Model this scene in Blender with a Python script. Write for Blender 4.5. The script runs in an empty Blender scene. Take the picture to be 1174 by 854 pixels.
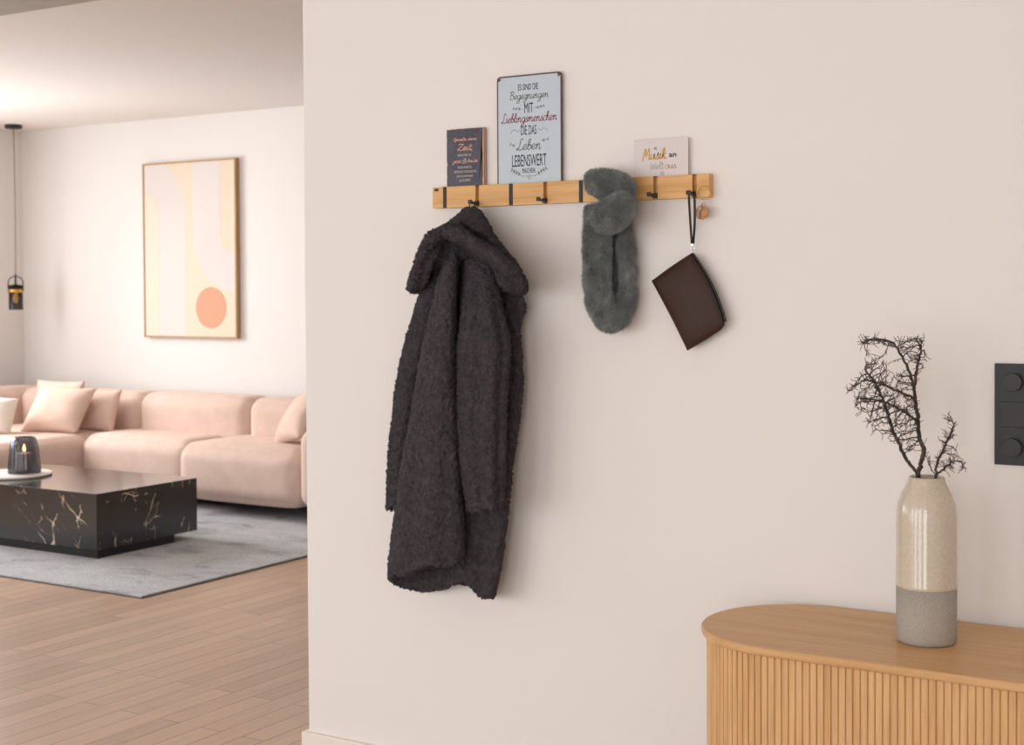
import bpy, bmesh, math, random
import numpy as np
from mathutils import Vector, Matrix, noise
random.seed(7); rng = np.random.default_rng(7)
sc = bpy.context.scene; C = sc.collection
PI = math.pi
# ------------------------------------------------------------------ camera frame (photo is 1174x854)
F = 1640.; CX = 587.; CY = 367.
yaw = math.radians(32); pitch = math.radians(1.35); roll = 0.0055
fw = np.array([-math.sin(yaw)*math.cos(pitch), math.cos(yaw)*math.cos(pitch), -math.sin(pitch)])
rt0 = np.array([math.cos(yaw), math.sin(yaw), 0.]); up0 = np.cross(rt0, fw)
rt = rt0*math.cos(roll)-up0*math.sin(roll); up = up0*math.cos(roll)+rt0*math.sin(roll)
CAM = np.array([2.741, -3.24, 1.37])
def at(x, y, axis, val):
    d = fw+rt*(x-CX)/F-up*(y-CY)/F
    return CAM+d*((val-CAM[axis])/d[axis])
def W(px, py, Y): return at(px, py, 1, Y)
def wx(px, py, Y): return float(at(px, py, 1, Y)[0])
def wz(px, py, Y): return float(at(px, py, 1, Y)[2])
cd = bpy.data.cameras.new('camera'); cam = bpy.data.objects.new('camera', cd); C.objects.link(cam); sc.camera = cam
cam.matrix_world = Matrix(((rt[0], up[0], -fw[0], CAM[0]), (rt[1], up[1], -fw[1], CAM[1]), (rt[2], up[2], -fw[2], CAM[2]), (0, 0, 0, 1)))
cd.sensor_width = 36; cd.lens = F/1174*36; cd.shift_y = -(427-CY)/1174
cd.dof.use_dof = True; cd.dof.focus_distance = 3.75; cd.dof.aperture_fstop = 5.6
# ------------------------------------------------------------------ materials
def hexc(h):
    c = [int(h[i:i+2], 16)/255 for i in (0, 2, 4)]
    return tuple(((x+.055)/1.055)**2.4 if x > .04045 else x/12.92 for x in c)+(1,)
class Mt:
    def __init__(s, name):
        s.m = bpy.data.materials.new(name); s.m.use_nodes = True
        s.t = s.m.node_tree; s.b = s.t.nodes['Principled BSDF']; s.tc = None
    def n(s, typ, **kw):
        nd = s.t.nodes.new(typ)
        for k, v in kw.items():
            if k.startswith('_'): setattr(nd, k[1:], v)
            else: nd.inputs[k].default_value = v
        return nd
    def l(s, a, b): s.t.links.new(a, b)
    def coord(s, scale=(1, 1, 1), rot=(0, 0, 0)):
        tc = s.n('ShaderNodeTexCoord'); mp = s.n('ShaderNodeMapping')
        mp.inputs['Scale'].default_value = scale; mp.inputs['Rotation'].default_value = rot
        s.l(tc.outputs['Object'], mp.inputs['Vector']); return mp.outputs['Vector']
    def noise(s, scale, vec=None, detail=4, rough=.55, dist=0):
        nd = s.n('ShaderNodeTexNoise'); nd.inputs['Scale'].default_value = scale
        nd.inputs['Detail'].default_value = detail; nd.inputs['Roughness'].default_value = rough; nd.inputs['Distortion'].default_value = dist
        s.l(vec if vec is not None else s.coord(), nd.inputs['Vector']); return nd.outputs['Fac']
    def ramp(s, fac, stops, interp='LINEAR'):
        r = s.n('ShaderNodeValToRGB'); cr = r.color_ramp; cr.interpolation = interp
        cr.elements[0].position, cr.elements[0].color = stops[0]
        cr.elements[1].position, cr.elements[1].color = stops[-1]
        for p, c in stops[1:-1]:
            e = cr.elements.new(p); e.color = c
        s.l(fac, r.inputs['Fac']); return r.outputs['Color']
    def mix(s, fac, a, b, mode='MIX'):
        m = s.n('ShaderNodeMix'); m.data_type = 'RGBA'; m.blend_type = mode
        for i, v in ((0, fac), (6, a), (7, b)):
            if isinstance(v, (int, float, tuple)): m.inputs[i].default_value = v
            else: s.l(v, m.inputs[i])
        return m.outputs[2]
    def bump(s, h, strength=.3, dist=.002):
        b = s.n('ShaderNodeBump'); b.inputs['Strength'].default_value = strength; b.inputs['Distance'].default_value = dist
        s.l(h, b.inputs['Height']); s.l(b.outputs['Normal'], s.b.inputs['Normal'])
    def col(s, c):
        if isinstance(c, tuple): s.b.inputs['Base Color'].default_value = c
        else: s.l(c, s.b.inputs['Base Color'])
    def set(s, **k):
        for a, v in k.items(): s.b.inputs[a.replace('_', ' ')].default_value = v
        return s
def plain(name, h, rough=.5, metal=0, bs=None, bstr=.2, bd=.001, var=0, **k):
    s = Mt(name); c = hexc(h)
    if var:
        d = tuple(x*(1-var) for x in c[:3])+(1,)
        s.col(s.mix(s.noise(bs or 40), d, c))
    else: s.col(c)
    s.set(Roughness=rough, Metallic=metal)
    if bs: s.bump(s.noise(bs), bstr, bd)
    s.set(**k); return s.m
M = {}
M['wall'] = plain('white_plaster', 'E3E0DD', .9, bs=260, bstr=.12, bd=.0006, Specular_IOR_Level=.2)
M['ceil'] = plain('ceiling_paint', 'E6E2DE', .92, bs=120, bstr=.08, bd=.0006, Specular_IOR_Level=.2)
M['concrete'] = plain('grey_concrete', 'B3ABA0', .9, bs=14, bstr=.2, var=.25)
M['base'] = plain('white_lacquer_trim', 'E6E0D6', .45)
M['black'] = plain('matte_black_metal', '141414', .45)
M['switch'] = plain('anthracite_plastic', '232527', .55, bs=900, bstr=.1, bd=.0002)
M['ink'] = plain('black_print', '33353A', .8)
M['inkgreen'] = plain('olive_print', '62665F', .8)
M['inkred'] = plain('berry_print', '93415A', .8)
M['inkgold'] = plain('gold_print', 'C9973A', .6)
M['inkgrey'] = plain('grey_print', 'A9A7AF', .8)
M['inkpeach'] = plain('peach_print', 'D9A98F', .8)
M['inkcream'] = plain('cream_print', 'CFC6C0', .8)
M['signblue'] = plain('pale_blue_enamel', 'B9C6D0', .4, bs=30, bstr=.05, var=.06)
M['signrim'] = plain('aged_brown_rim', '5B4A47', .6, bs=300, var=.4)
M['card'] = plain('card_paper', 'D9D2D2', .85, bs=60, bstr=.05, var=.04)
M['leather'] = plain('brown_leather', '3A241A', .55, Specular_IOR_Level=.3, bs=520, bstr=.5, bd=.0008, var=.2)
M['strap'] = plain('black_leather', '17191C', .5)
M['chrome'] = plain('chrome', 'D8D8DA', .15, metal=1)
M['gold'] = plain('brass', 'D9A24A', .25, metal=1)
M['tag'] = plain('tan_wood_tag', 'C08A58', .5, bs=90, var=.25)
M['cork'] = M['tag']
M['white'] = plain('white_ceramic', 'E8E3DC', .3)
M['wax'] = plain('candle_wax', 'E9D9BE', .5, Subsurface_Weight=.3)
M['dark'] = plain('dark_underside', '151414', .8)
M['cord'] = plain('grey_fabric_cord', '8E8478', .8)
M['flapdark'] = plain('black_hook_slot', '2A2725', .6)

def coat_mat():
    s = Mt('charcoal_sherpa'); f = s.noise(55, detail=3)
    s.col(s.ramp(f, [(.3, hexc('363235')), (.7, hexc('4B464A'))])); s.set(Roughness=.95, Specular_IOR_Level=.12, Sheen_Weight=.18, Sheen_Roughness=.5)
    s.b.inputs['Sheen Tint'].default_value = hexc('A99CA0')
    s.bump(s.noise(420, detail=2), .7, .002); return s.m
M['coat'] = coat_mat()
def fur_mat():
    s = Mt('grey_green_faux_fur'); f = s.noise(38, detail=4)
    s.col(s.ramp(f, [(.3, hexc('7A7F7E')), (.7, hexc('9CA19F'))])); s.set(Roughness=.8, Specular_IOR_Level=.25, Sheen_Weight=.3, Sheen_Roughness=.4)
    return s.m
M['fur'] = fur_mat()
def wood_mat(name, a, b, axis, scale=1, rough=.5, fine=1):
    s = Mt(name); sc3 = [60*scale]*3; sc3[axis] = 3.2*scale
    v = s.coord(tuple(sc3)); f = s.noise(1, v, 5, .6, .4)
    sc4 = [260*scale]*3; sc4[axis] = 9*scale
    g = s.noise(1, s.coord(tuple(sc4)), 2, .5)
    c = s.ramp(f, [(.3, hexc(a)), (.7, hexc(b))])
    c = s.mix(s.ramp(g, [(.35, (.35*fine, )*3+(1,)), (.5, (0, 0, 0, 1))]), c, tuple(x*.55 for x in hexc(a)[:3])+(1,))
    s.col(c); s.set(Roughness=rough, Specular_IOR_Level=.35); s.bump(g, .15, .0004); return s.m
M['bamboo'] = wood_mat('bamboo_rack', 'CC9A5E', 'E0B57B', 0, 1, .45, .5)
M['oaktop'] = wood_mat('oak_top', 'C0935F', 'D2AA7A', 0, .8, .4, .5)
M['oakslat'] = wood_mat('oak_slats', 'C59964', 'D8B07E', 2, .8, .5, .8)
M['oakframe'] = wood_mat('oak_frame', 'A27B52', 'BE9A70', 2, .8, .5, .6)
def floor_mat():
    s = Mt('oak_strip_parquet')
    v = s.coord((1, 1, 1), (0, 0, PI/2))
    br = s.n('ShaderNodeTexBrick'); br.offset = .37; br.offset_frequency = 2; br.squash = 1
    br.inputs['Scale'].default_value = 1; br.inputs['Brick Width'].default_value = .92; br.inputs['Row Height'].default_value = .088
    br.inputs['Mortar Size'].default_value = .0019; br.inputs['Mortar Smooth'].default_value = .1; br.inputs['Bias'].default_value = 0
    br.inputs['Color1'].default_value = hexc('AE8F76'); br.inputs['Color2'].default_value = hexc('C8AA90'); br.inputs['Mortar'].default_value = hexc('5A4130')
    s.l(v, br.inputs['Vector'])
    g = s.noise(1, s.coord((70, 3, 70)), 4, .6, .6)
    c = s.mix(.55, br.outputs['Color'], s.ramp(g, [(.25, hexc('8C6E58')), (.75, hexc('C9AE98'))]), 'MIX')
    c = s.mix(.6, br.outputs['Color'], c)
    s.col(c); s.set(Roughness=.33, Specular_IOR_Level=.45)
    inv = s.n('ShaderNodeMath', _operation='SUBTRACT'); inv.inputs[0].default_value = 1; s.l(br.outputs['Fac'], inv.inputs[1])
    s.bump(inv.outputs[0], .4, .001); return s.m
M['floor'] = floor_mat()
def rug_mat():
    s = Mt('grey_low_pile_rug'); big = s.noise(3.2, s.coord((1, 1.8, 1)), 5, .65, .6)
    c = s.ramp(big, [(.33, hexc('96989C')), (.45, hexc('C2C4C8')), (.7, hexc('D8DADD'))])
    fine = s.noise(160, detail=3)
    c = s.mix(s.ramp(fine, [(.35, (.6, .6, .6, 1)), (.62, (0, 0, 0, 1))]), c, hexc('4D4E52'))
    s.col(c); s.set(Roughness=.97, Specular_IOR_Level=.1, Sheen_Weight=.2); s.bump(fine, .8, .004); return s.m
M['rug'] = rug_mat()
M['rugedge'] = plain('dark_rug_edge', '4A4540', .95, bs=200)
def marble_mat():
    s = Mt('black_marble_laminate')
    q = Vector((1, -.4, -.85)).rotation_difference(Vector((1, 0, 0))).to_euler()
    v0 = s.coord((1, 1, 1), tuple(q))
    def vec(sx, sy):
        mp = s.n('ShaderNodeMapping'); mp.inputs['Scale'].default_value = (sx, sy, sy); s.l(v0, mp.inputs['Vector']); return mp.outputs['Vector']
    out = None
    for ax_, scl, ds_, th in (('Y', 1.5, 4.5, .49), ('Z', 2.3, 5.0, .51), ('Y', 4.4, 7.0, .52), ('Z', 5.2, 6.0, .55)):
        wv = s.n('ShaderNodeTexWave'); wv.wave_type = 'BANDS'; wv.bands_direction = ax_; wv.wave_profile = 'TRI'
        wv.inputs['Scale'].default_value = scl; wv.inputs['Distortion'].default_value = ds_; wv.inputs['Detail'].default_value = 4
        wv.inputs['Detail Scale'].default_value = 1.1; wv.inputs['Detail Roughness'].default_value = .55; s.l(vec(.8, 1.), wv.inputs['Vector'])
        line = s.ramp(wv.outputs['Fac'], [(.955, (0, 0, 0, 1)), (.99, (1, 1, 1, 1))])
        mask = s.ramp(s.noise(1, vec(3.6, 9), 3, .6, .3), [(th, (0, 0, 0, 1)), (th+.1, (1, 1, 1, 1))])
        o = s.mix(1., line, mask, 'MULTIPLY')
        out = o if out is None else s.mix(1., out, o, 'ADD')
    s.col(s.mix(out, hexc('0E0D0E'), hexc('D2BFA8'))); s.set(Roughness=.25, Specular_IOR_Level=.5, Coat_Weight=.7, Coat_Roughness=.14); return s.m
M['marble'] = marble_mat()
def fabric(name, a, b, sheen=.6, tint='F2DCCF', bs=420):
    s = Mt(name); f = s.noise(9, detail=5, rough=.7); s.col(s.ramp(f, [(.3, hexc(a)), (.7, hexc(b))]))
    s.set(Roughness=.9, Specular_IOR_Level=.15, Sheen_Weight=sheen, Sheen_Roughness=.45); s.b.inputs['Sheen Tint'].default_value = hexc(tint)
    s.bump(s.noise(bs, detail=2), .25, .001); return s.m
M['sofa'] = fabric('blush_velvet', 'CDB3A6', 'D9C1B4', .3)
M['cushion'] = fabric('blush_cushion_velvet', 'D0B4A5', 'DBC1B2', .3)
M['cream'] = fabric('cream_fabric', 'DDD7CC', 'EAE5DC', .3, 'FFFFFF')
def vase_mats():
    s = Mt('speckled_cream_glaze')
    sp = s.n('ShaderNodeTexVoronoi'); sp.inputs['Scale'].default_value = 330; s.l(s.coord(), sp.inputs['Vector'])
    spk = s.ramp(sp.outputs['Distance'], [(.12, (.55, .55, .55, 1)), (.3, (0, 0, 0, 1))])
    base = s.ramp(s.noise(150, detail=5), [(.3, hexc('BDB2A0')), (.7, hexc('C8BEAD'))])
    s.col(s.mix(spk, base, hexc('8A7458'))); s.set(Roughness=.12, Specular_IOR_Level=.5, Coat_Weight=.4, Coat_Roughness=.05); g = s.m
    s = Mt('matte_grey_stoneware'); s.col(s.ramp(s.noise(420, detail=3), [(.35, hexc('948C82')), (.65, hexc('A9A298'))]))
    s.set(Roughness=.75); s.bump(s.noise(500), .3, .0006); return g, s.m
M['glaze'], M['stone'] = vase_mats()
def bark():
    s = Mt('dark_dry_bark'); s.col(s.ramp(s.noise(90, detail=3), [(.35, hexc('2C2422')), (.6, hexc('4A3C37')), (.8, hexc('8A5636'))])); s.set(Roughness=.9); return s.m
M['bark'] = bark()
def darksign():
    s = Mt('weathered_slate_print'); c = s.ramp(s.noise(25, detail=5), [(.35, hexc('3E3F4B')), (.65, hexc('4C4E5B'))])
    chips = s.ramp(s.noise(110, detail=4, rough=.7), [(.66, (0, 0, 0, 1)), (.7, (1, 1, 1, 1))])
    s.col(s.mix(chips, c, hexc('8C7F7A'))); s.set(Roughness=.6); return s.m
M['darksign'] = darksign()
M['rust'] = plain('peach_rust_edge', 'E2AE8E', .7, bs=160, var=.3)
def clear(name, tint, spec=.12):
    m = bpy.data.materials.new(name); m.use_nodes = True; t = m.node_tree; t.nodes.clear()
    o = t.nodes.new('ShaderNodeOutputMaterial'); mx = t.nodes.new('ShaderNodeMixShader')
    tr = t.nodes.new('ShaderNodeBsdfTransparent'); gl = t.nodes.new('ShaderNodeBsdfGlossy'); fr = t.nodes.new('ShaderNodeFresnel')
    tr.inputs[0].default_value = tint; gl.inputs['Roughness'].default_value = .05; fr.inputs[0].default_value = 1.5
    t.links.new(fr.outputs[0], mx.inputs[0]); t.links.new(tr.outputs[0], mx.inputs[1]); t.links.new(gl.outputs[0], mx.inputs[2]); t.links.new(mx.outputs[0], o.inputs[0]); return m
M['smoke'] = clear('smoky_ribbed_glass', (.60, .61, .66, 1))
M['lampglass'] = clear('lamp_mesh_glass', (.55, .53, .52, 1))
M['pane'] = clear('window_glass', (.97, .98, .98, 1))
def emis(name, h, st):
    s = Mt(name); s.col(hexc(h)); s.b.inputs['Emission Color'].default_value = hexc(h); s.b.inputs['Emission Strength'].default_value = st; return s.m
M['flame'] = emis('candle_flame', 'FFB861', 14)
M['bulb'] = emis('warm_bulb', 'FFC06A', 1.2)
M['art1'] = plain('print_sand', 'DBCDB8', .8); M['art2'] = plain('print_blush_white', 'D6CFCB', .8)
M['art3'] = plain('print_apricot', 'D69F82', .8, bs=90, var=.1); M['art4'] = plain('print_light_sand', 'DDD2C1', .8)
# ------------------------------------------------------------------ object helpers
def obj(name, me, mat, parent=None, smooth=True):
    if isinstance(me, bmesh.types.BMesh):
        bm = me; me = bpy.data.meshes.new(name); bm.normal_update(); bm.to_mesh(me); bm.free()
    o = bpy.data.objects.new(name, me); C.objects.link(o)
    if mat is not None and not me.materials:
        for m in (mat if isinstance(mat, (list, tuple)) else [mat]): me.materials.append(m)
    if smooth: me.polygons.foreach_set('use_smooth', [True]*len(me.polygons))
    if parent is not None:
        o.parent = parent; o.matrix_parent_inverse = Matrix.Translation(-Vector(parent.location)) if parent.type == 'EMPTY' else Matrix.Identity(4)
        if parent.type != 'EMPTY' and parent.parent is None and any(parent.location): o.matrix_parent_inverse = parent.matrix_basis.inverted()
    return o
def tag(o, label, cat, group=None):
    o['label'] = label; o['category'] = cat
    if group: o['group'] = group
    return o
def thing(name, label, cat, loc, group=None):
    o = bpy.data.objects.new(name, None); C.objects.link(o); o.location = loc; o.empty_display_size = .05
    return tag(o, label, cat, group)
def struct(name, me, mat, parent=None, smooth=False):
    o = obj(name, me, mat, parent, smooth)
    if parent is None: o['kind'] = 'structure'
    return o
def box(bm, x0, x1, y0, y1, z0, z1, bev=0, seg=2, mat=0):
    r = bmesh.ops.create_cube(bm, size=1); vs = r['verts']
    for v in vs: v.co = Vector(((x0+x1)/2+v.co.x*(x1-x0), (y0+y1)/2+v.co.y*(y1-y0), (z0+z1)/2+v.co.z*(z1-z0)))
    fs = list({f for v in vs for f in v.link_faces})
    for f in fs: f.material_index = mat
    if bev:
        es = list({e for v in vs for e in v.link_edges})
        bmesh.ops.bevel(bm, geom=es, offset=bev, segments=seg, affect='EDGES', profile=.6)
    return bm
def bx(*a, **k): return box(bmesh.new(), *a, **k)
def lathe(bm, prof, cx, cy, n=48, rib=None, mat=0):
    rings = []
    for r, z in prof:
        if r < 1e-6: rings.append([bm.verts.new((cx, cy, z))]); continue
        rings.append([bm.verts.new((cx+r*(rib(a, z) if rib else 1)*math.cos(a), cy+r*(rib(a, z) if rib else 1)*math.sin(a), z)) for a in [2*PI*i/n for i in range(n)]])
    for A, B in zip(rings, rings[1:]):
        for i in range(n):
            j = (i+1) % n
            if len(A) == 1 and len(B) == 1: break
            f = (A[0], B[j], B[i]) if len(A) == 1 else (A[i], A[j], B[0]) if len(B) == 1 else (A[i], A[j], B[j], B[i])
            g = bm.faces.new(f); g.material_index = mat
    return bm
def cr(P, n):
    P = [np.array(p, float) for p in P]; P = [2*P[0]-P[1]]+P+[2*P[-1]-P[-2]]; out = []
    for i in range(1, len(P)-2):
        for k in range(n):
            t = k/n; a, b, c, d = P[i-1:i+3]
            out.append(.5*((2*b)+(-a+c)*t+(2*a-5*b+4*c-d)*t*t+(-a+3*b-3*c+d)*t**3))
    out.append(P[-2]); return out
def tube(bm, pts, rad, n=10, up_=(0, 0, 1), closed=False, caps=True, mat=0, flat=1.0):
    """sweep; rad: number or list; flat: scale of the second axis"""
    P = [np.array(p, float) for p in pts]; m = len(P)
    R = [rad]*m if isinstance(rad, (int, float)) else rad
    FL = [flat]*m if isinstance(flat, (int, float)) else flat
    rings = []; prev = None
    for i in range(m):
        t = (P[(i+1) % m]-P[i-1]) if closed else P[min(i+1, m-1)]-P[max(i-1, 0)]
        t = t/(np.linalg.norm(t)+1e-12)
        if prev is None:
            u = np.array(up_, float); u = u-t*(u@t)
            if np.linalg.norm(u) < 1e-3: u = np.array((1., .2, 0)); u = u-t*(u@t)
        else: u = prev-t*(prev@t)
        u /= np.linalg.norm(u); prev = u; w = np.cross(t, u)
        rings.append([bm.verts.new(P[i]+R[i]*(math.cos(a)*u*FL[i]+math.sin(a)*w)) for a in [2*PI*k/n for k in range(n)]])
    rng_ = range(m) if closed else range(m-1)
    for i in rng_:
        A, B = rings[i], rings[(i+1) % m]
        for k in range(n):
            f = bm.faces.new((A[k], A[(k+1) % n], B[(k+1) % n], B[k])); f.material_index = mat
    if caps and not closed:
        for R_, s in ((rings[0], -1), (rings[-1], 1)):
            f = bm.faces.new(R_ if s > 0 else R_[::-1]); f.material_index = mat
    return bm
def softbox(sx, sy, sz, r, n=14, puff=(0, 0, 0)):
    """rounded upholstered block centred at 0, faces bulging by puff"""
    bm = bmesh.new(); bmesh.ops.create_cube(bm, size=2); bmesh.ops.subdivide_edges(bm, edges=bm.edges[:], cuts=n*2, use_grid_fill=True)
    h = np.array((sx, sy, sz))/2
    for v in bm.verts:
        c = np.array(v.co); q = np.sign(c)*np.abs(c)**.8
        p = q*h; inn = np.clip(p, -(h-r), h-r); d = p-inn; L = np.linalg.norm(d)
        p2 = inn+(d/L*r if L > 1e-9 else 0)
        for a in range(3):
            b, e = [k for k in range(3) if k != a]
            if abs(c[a]) > .999: p2[a] += np.sign(c[a])*puff[a]*(1-c[b]**4)*(1-c[e]**4)
        v.co = p2
    bmesh.ops.recalc_face_normals(bm, faces=bm.faces[:]); return bm
def pillow(w, h, t, n=22, seed=0):
    bm = bmesh.new(); G = {}
    for s in (1, -1):
        for i in range(n+1):
            for j in range(n+1):
                u, v = -1+2*i/n, -1+2*j/n
                edge = i in (0, n) or j in (0, n)
                if s < 0 and edge: G[s, i, j] = G[1, i, j]; continue
                k = 1-.07*(1-u*u)*(abs(v)**3); k2 = 1-.07*(1-v*v)*(abs(u)**3)
                th = t/2*((1-abs(u)**2.6)*(1-abs(v)**2.6))**.55
                th *= 1+.10*noise.noise(Vector((u*2+seed, v*2, s*3)))
                G[s, i, j] = bm.verts.new((u*w/2*k2, v*h/2*k, s*th))
    for s in (1, -1):
        for i in range(n):
            for j in range(n):
                q = [G[s, i, j], G[s, i+1, j], G[s, i+1, j+1], G[s, i, j+1]]
                bm.faces.new(q if s > 0 else q[::-1])
    return bm
def xf(bm, M4): bmesh.ops.transform(bm, matrix=M4, verts=bm.verts[:]); return bm
def T(x, y, z): return Matrix.Translation((x, y, z))
def R(a, ax): return Matrix.Rotation(a, 4, ax)
def raw(name, V, Fc):
    me = bpy.data.meshes.new(name); me.from_pydata([tuple(v) for v in V], [], Fc); me.update(); return me
def remesh(me, vox, smooth=4, fac=.5):
    o = bpy.data.objects.new('tmp', me); C.objects.link(o)
    m = o.modifiers.new('r', 'REMESH'); m.mode = 'VOXEL'; m.voxel_size = vox
    if smooth:
        s = o.modifiers.new('s', 'SMOOTH'); s.iterations = smooth; s.factor = fac
    dg = bpy.context.evaluated_depsgraph_get(); dg.update(); out = bpy.data.meshes.new_from_object(o.evaluated_get(dg))
    bpy.data.objects.remove(o); return out
def arrays(me):
    n = len(me.vertices); V = np.empty(n*3); me.vertices.foreach_get('co', V)
    N = np.empty(n*3); me.vertices.foreach_get('normal', N); return V.reshape(-1, 3), N.reshape(-1, 3)
def plush(name, me, disp, count, length, width, droop=.3, curl=.5, swirl=.0, seed=1):
    """displace a cloth body into nubs and grow short curved hairs of real geometry on it"""
    V, N = arrays(me)
    if disp:
        for amp, s in disp:
            d = np.array([noise.noise(Vector(v)*s) for v in V]); V = V+N*(d*amp)[:, None]
    me.vertices.foreach_set('co', V.ravel()); me.update(); V, N = arrays(me)
    me.calc_loop_triangles(); t = np.empty(len(me.loop_triangles)*3, int); me.loop_triangles.foreach_get('vertices', t); t = t.reshape(-1, 3)
    ar = np.linalg.norm(np.cross(V[t[:, 1]]-V[t[:, 0]], V[t[:, 2]]-V[t[:, 0]]), axis=1)
    g = np.random.default_rng(seed); idx = g.choice(len(t), count, p=ar/ar.sum())
    r1, r2 = g.random(count), g.random(count); q = r1+r2 > 1; r1[q] = 1-r1[q]; r2[q] = 1-r2[q]
    tt = t[idx]; P = V[tt[:, 0]]+(V[tt[:, 1]]-V[tt[:, 0]])*r1[:, None]+(V[tt[:, 2]]-V[tt[:, 0]])*r2[:, None]
    Nn = N[tt[:, 0]]; Nn = Nn/np.linalg.norm(Nn, axis=1)[:, None]
    sw = np.array([[noise.noise(Vector(p)*28), noise.noise(Vector(p)*28+Vector((9, 0, 0))), noise.noise(Vector(p)*28+Vector((0, 9, 0)))] for p in P]) if swirl else 0
    D = Nn+g.normal(0, curl, (count, 3))+np.array((0, 0, -droop))+swirl*sw
    D /= np.linalg.norm(D, axis=1)[:, None]
    D2 = D+g.normal(0, curl, (count, 3))+np.array((0, 0, -droop)); D2 /= np.linalg.norm(D2, axis=1)[:, None]
    S = np.cross(D, g.normal(0, 1, (count, 3))); S /= np.linalg.norm(S, axis=1)[:, None]
    L = length*(.6+.8*g.random(count))[:, None]; w = width*(.6+.8*g.random(count))[:, None]
    A = P-Nn*.001; B = P+D*L*.5; E_ = B+D2*L*.5
    HV = np.stack([A-S*w/2, A+S*w/2, B-S*w*.45, B+S*w*.45, E_], axis=1).reshape(-1, 3)
    base = len(V); faces = [tuple(p.vertices) for p in me.polygons]
    k = base+np.arange(count)*5
    faces += list(zip(k.tolist(), (k+1).tolist(), (k+3).tolist(), (k+2).tolist()))+list(zip((k+2).tolist(), (k+3).tolist(), (k+4).tolist()))
    return raw(name, np.vstack([V, HV]), faces)

# ------------------------------------------------------------------ the room
XL, YB, ZC = -6.09, 3.95, 2.552
XR, YF = 4.4, -5.6
struct('floor', bx(XL-.2, XR+.2, YF-.2, YB+.2, -.1, 0), M['floor'])
struct('ceiling', bx(XL-.2, XR+.2, YF-.2, YB+.2, ZC, ZC+.15), M['ceil'])
struct('wall_far', bx(XL-.2, XR+.2, YB, YB+.2, 0, ZC), M['wall'])
struct('wall_partition', bx(0, XR, 0, .14, 0, ZC, bev=.004), M['wall'])
struct('wall_right', bx(XR, XR+.2, YF, YB, 0, ZC), M['wall'])
def wall_holes(name, axis, pos, thick, lo, hi, holes, z0, z1):
    """wall built round its window openings; holes = [(a,b)]"""
    bm = bmesh.new(); cuts = [lo]+[c for h in holes for c in h]+[hi]
    def seg(a, b, za, zb):
        if axis == 'x': box(bm, pos-thick, pos, a, b, za, zb)
        else: box(bm, a, b, pos-thick, pos, za, zb)
    for i in range(0, len(cuts), 2): seg(cuts[i], cuts[i+1], 0, ZC)
    for a, b in holes: seg(a, b, 0, z0); seg(a, b, z1, ZC)
    return struct(name, bm, M['wall'])
left_holes = [(-5.0, -3.9), (-3.3, -2.2), (-1.6, -.5), (.1, 1.2), (1.75, 2.85)]
wall_holes('wall_left', 'x', XL, .2, YF, YB, left_holes, .85, 2.35)
front_holes = [(-4.6, -3.4), (-2.9, -1.7), (-1.2, 0.0), (.5, 1.7), (2.3, 3.5)]  # rightmost opening is an added light source, to brighten the hall wall's right side
wall_holes('wall_front', 'y', YF, .2, XL, XR, front_holes, .08, 2.35)
wn = 1
for ax, hs, z0 in (('x', left_holes, .85), ('y', front_holes, .08)):
    for a, b in hs:
        bm = bmesh.new(); gp = bmesh.new()
        def pc(m, a0, a1, za, zb, d0, d1):
            if ax == 'x': box(m, XL-d1, XL-d0, a0, a1, za, zb)
            else: box(m, a0, a1, YF-d1, YF-d0, za, zb)
        f = .05
        pc(bm, a, a+f, z0, 2.35, .06, .14); pc(bm, b-f, b, z0, 2.35, .06, .14); pc(bm, a+f, b-f, z0, z0+f, .06, .14); pc(bm, a+f, b-f, 2.35-f, 2.35, .06, .14)
        pc(bm, (a+b)/2-.03, (a+b)/2+.03, z0+f, 2.35-f, .06, .14)
        pc(gp, a+f, b-f, z0+f, 2.35-f, .098, .102)
        w_ = struct('window_%d' % wn, bm, M['base']); struct('pane', gp, M['pane'], w_); wn += 1
# concrete ceiling beam, seen at the top left
struct('trim_1', bx(XL, -.0, .35, .84, 2.545, ZC+.01), M['concrete'])
# skirting
bb = bmesh.new()
def skirt(bm, x0, x1, y0, y1): box(bm, x0, x1, y0, y1, 0, .06, bev=.004)
skirt(bb, -.016, 1.6, -.016, 0); struct('baseboard_front', bb, M['base'])
struct('baseboard_end', bx(-.016, 0, 0, .14, 0, .06, bev=.003), M['base'])
struct('baseboard_back', bx(XL, XR, YB-.016, YB, 0, .06, bev=.004), M['base'])

# ------------------------------------------------------------------ coat rack
RX0, RX1, RZ0, RZ1, RY = .479, 1.300, 1.585, 1.642, -.026
slots = [.519+.1061*i for i in range(8)]
rack = thing('coat_rack', 'long bamboo wall coat rack with black fold-out hooks', 'coat rack', (.89, -.012, RZ0))
prof = [(RX0, 0), (RX0, RY)]
for s in slots: prof += [(s-.006, RY), (s-.006, -.012), (s+.006, -.012), (s+.006, RY)]
prof += [(RX1, RY), (RX1, 0)]
bm = bmesh.new(); lo = [bm.verts.new((x, y, RZ0)) for x, y in prof]; hi = [bm.verts.new((x, y, RZ1)) for x, y in prof]
for i in range(len(prof)):
    j = (i+1) % len(prof); bm.faces.new((lo[i], lo[j], hi[j], hi[i]))
for V_ in (lo, hi[::-1]):
    f = bm.faces.new(V_[::-1])
bmesh.ops.triangulate(bm, faces=[f for f in bm.faces if len(f.verts) > 4]); bmesh.ops.recalc_face_normals(bm, faces=bm.faces[:])
obj('board', bm, M['bamboo'], rack, smooth=False)
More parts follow.
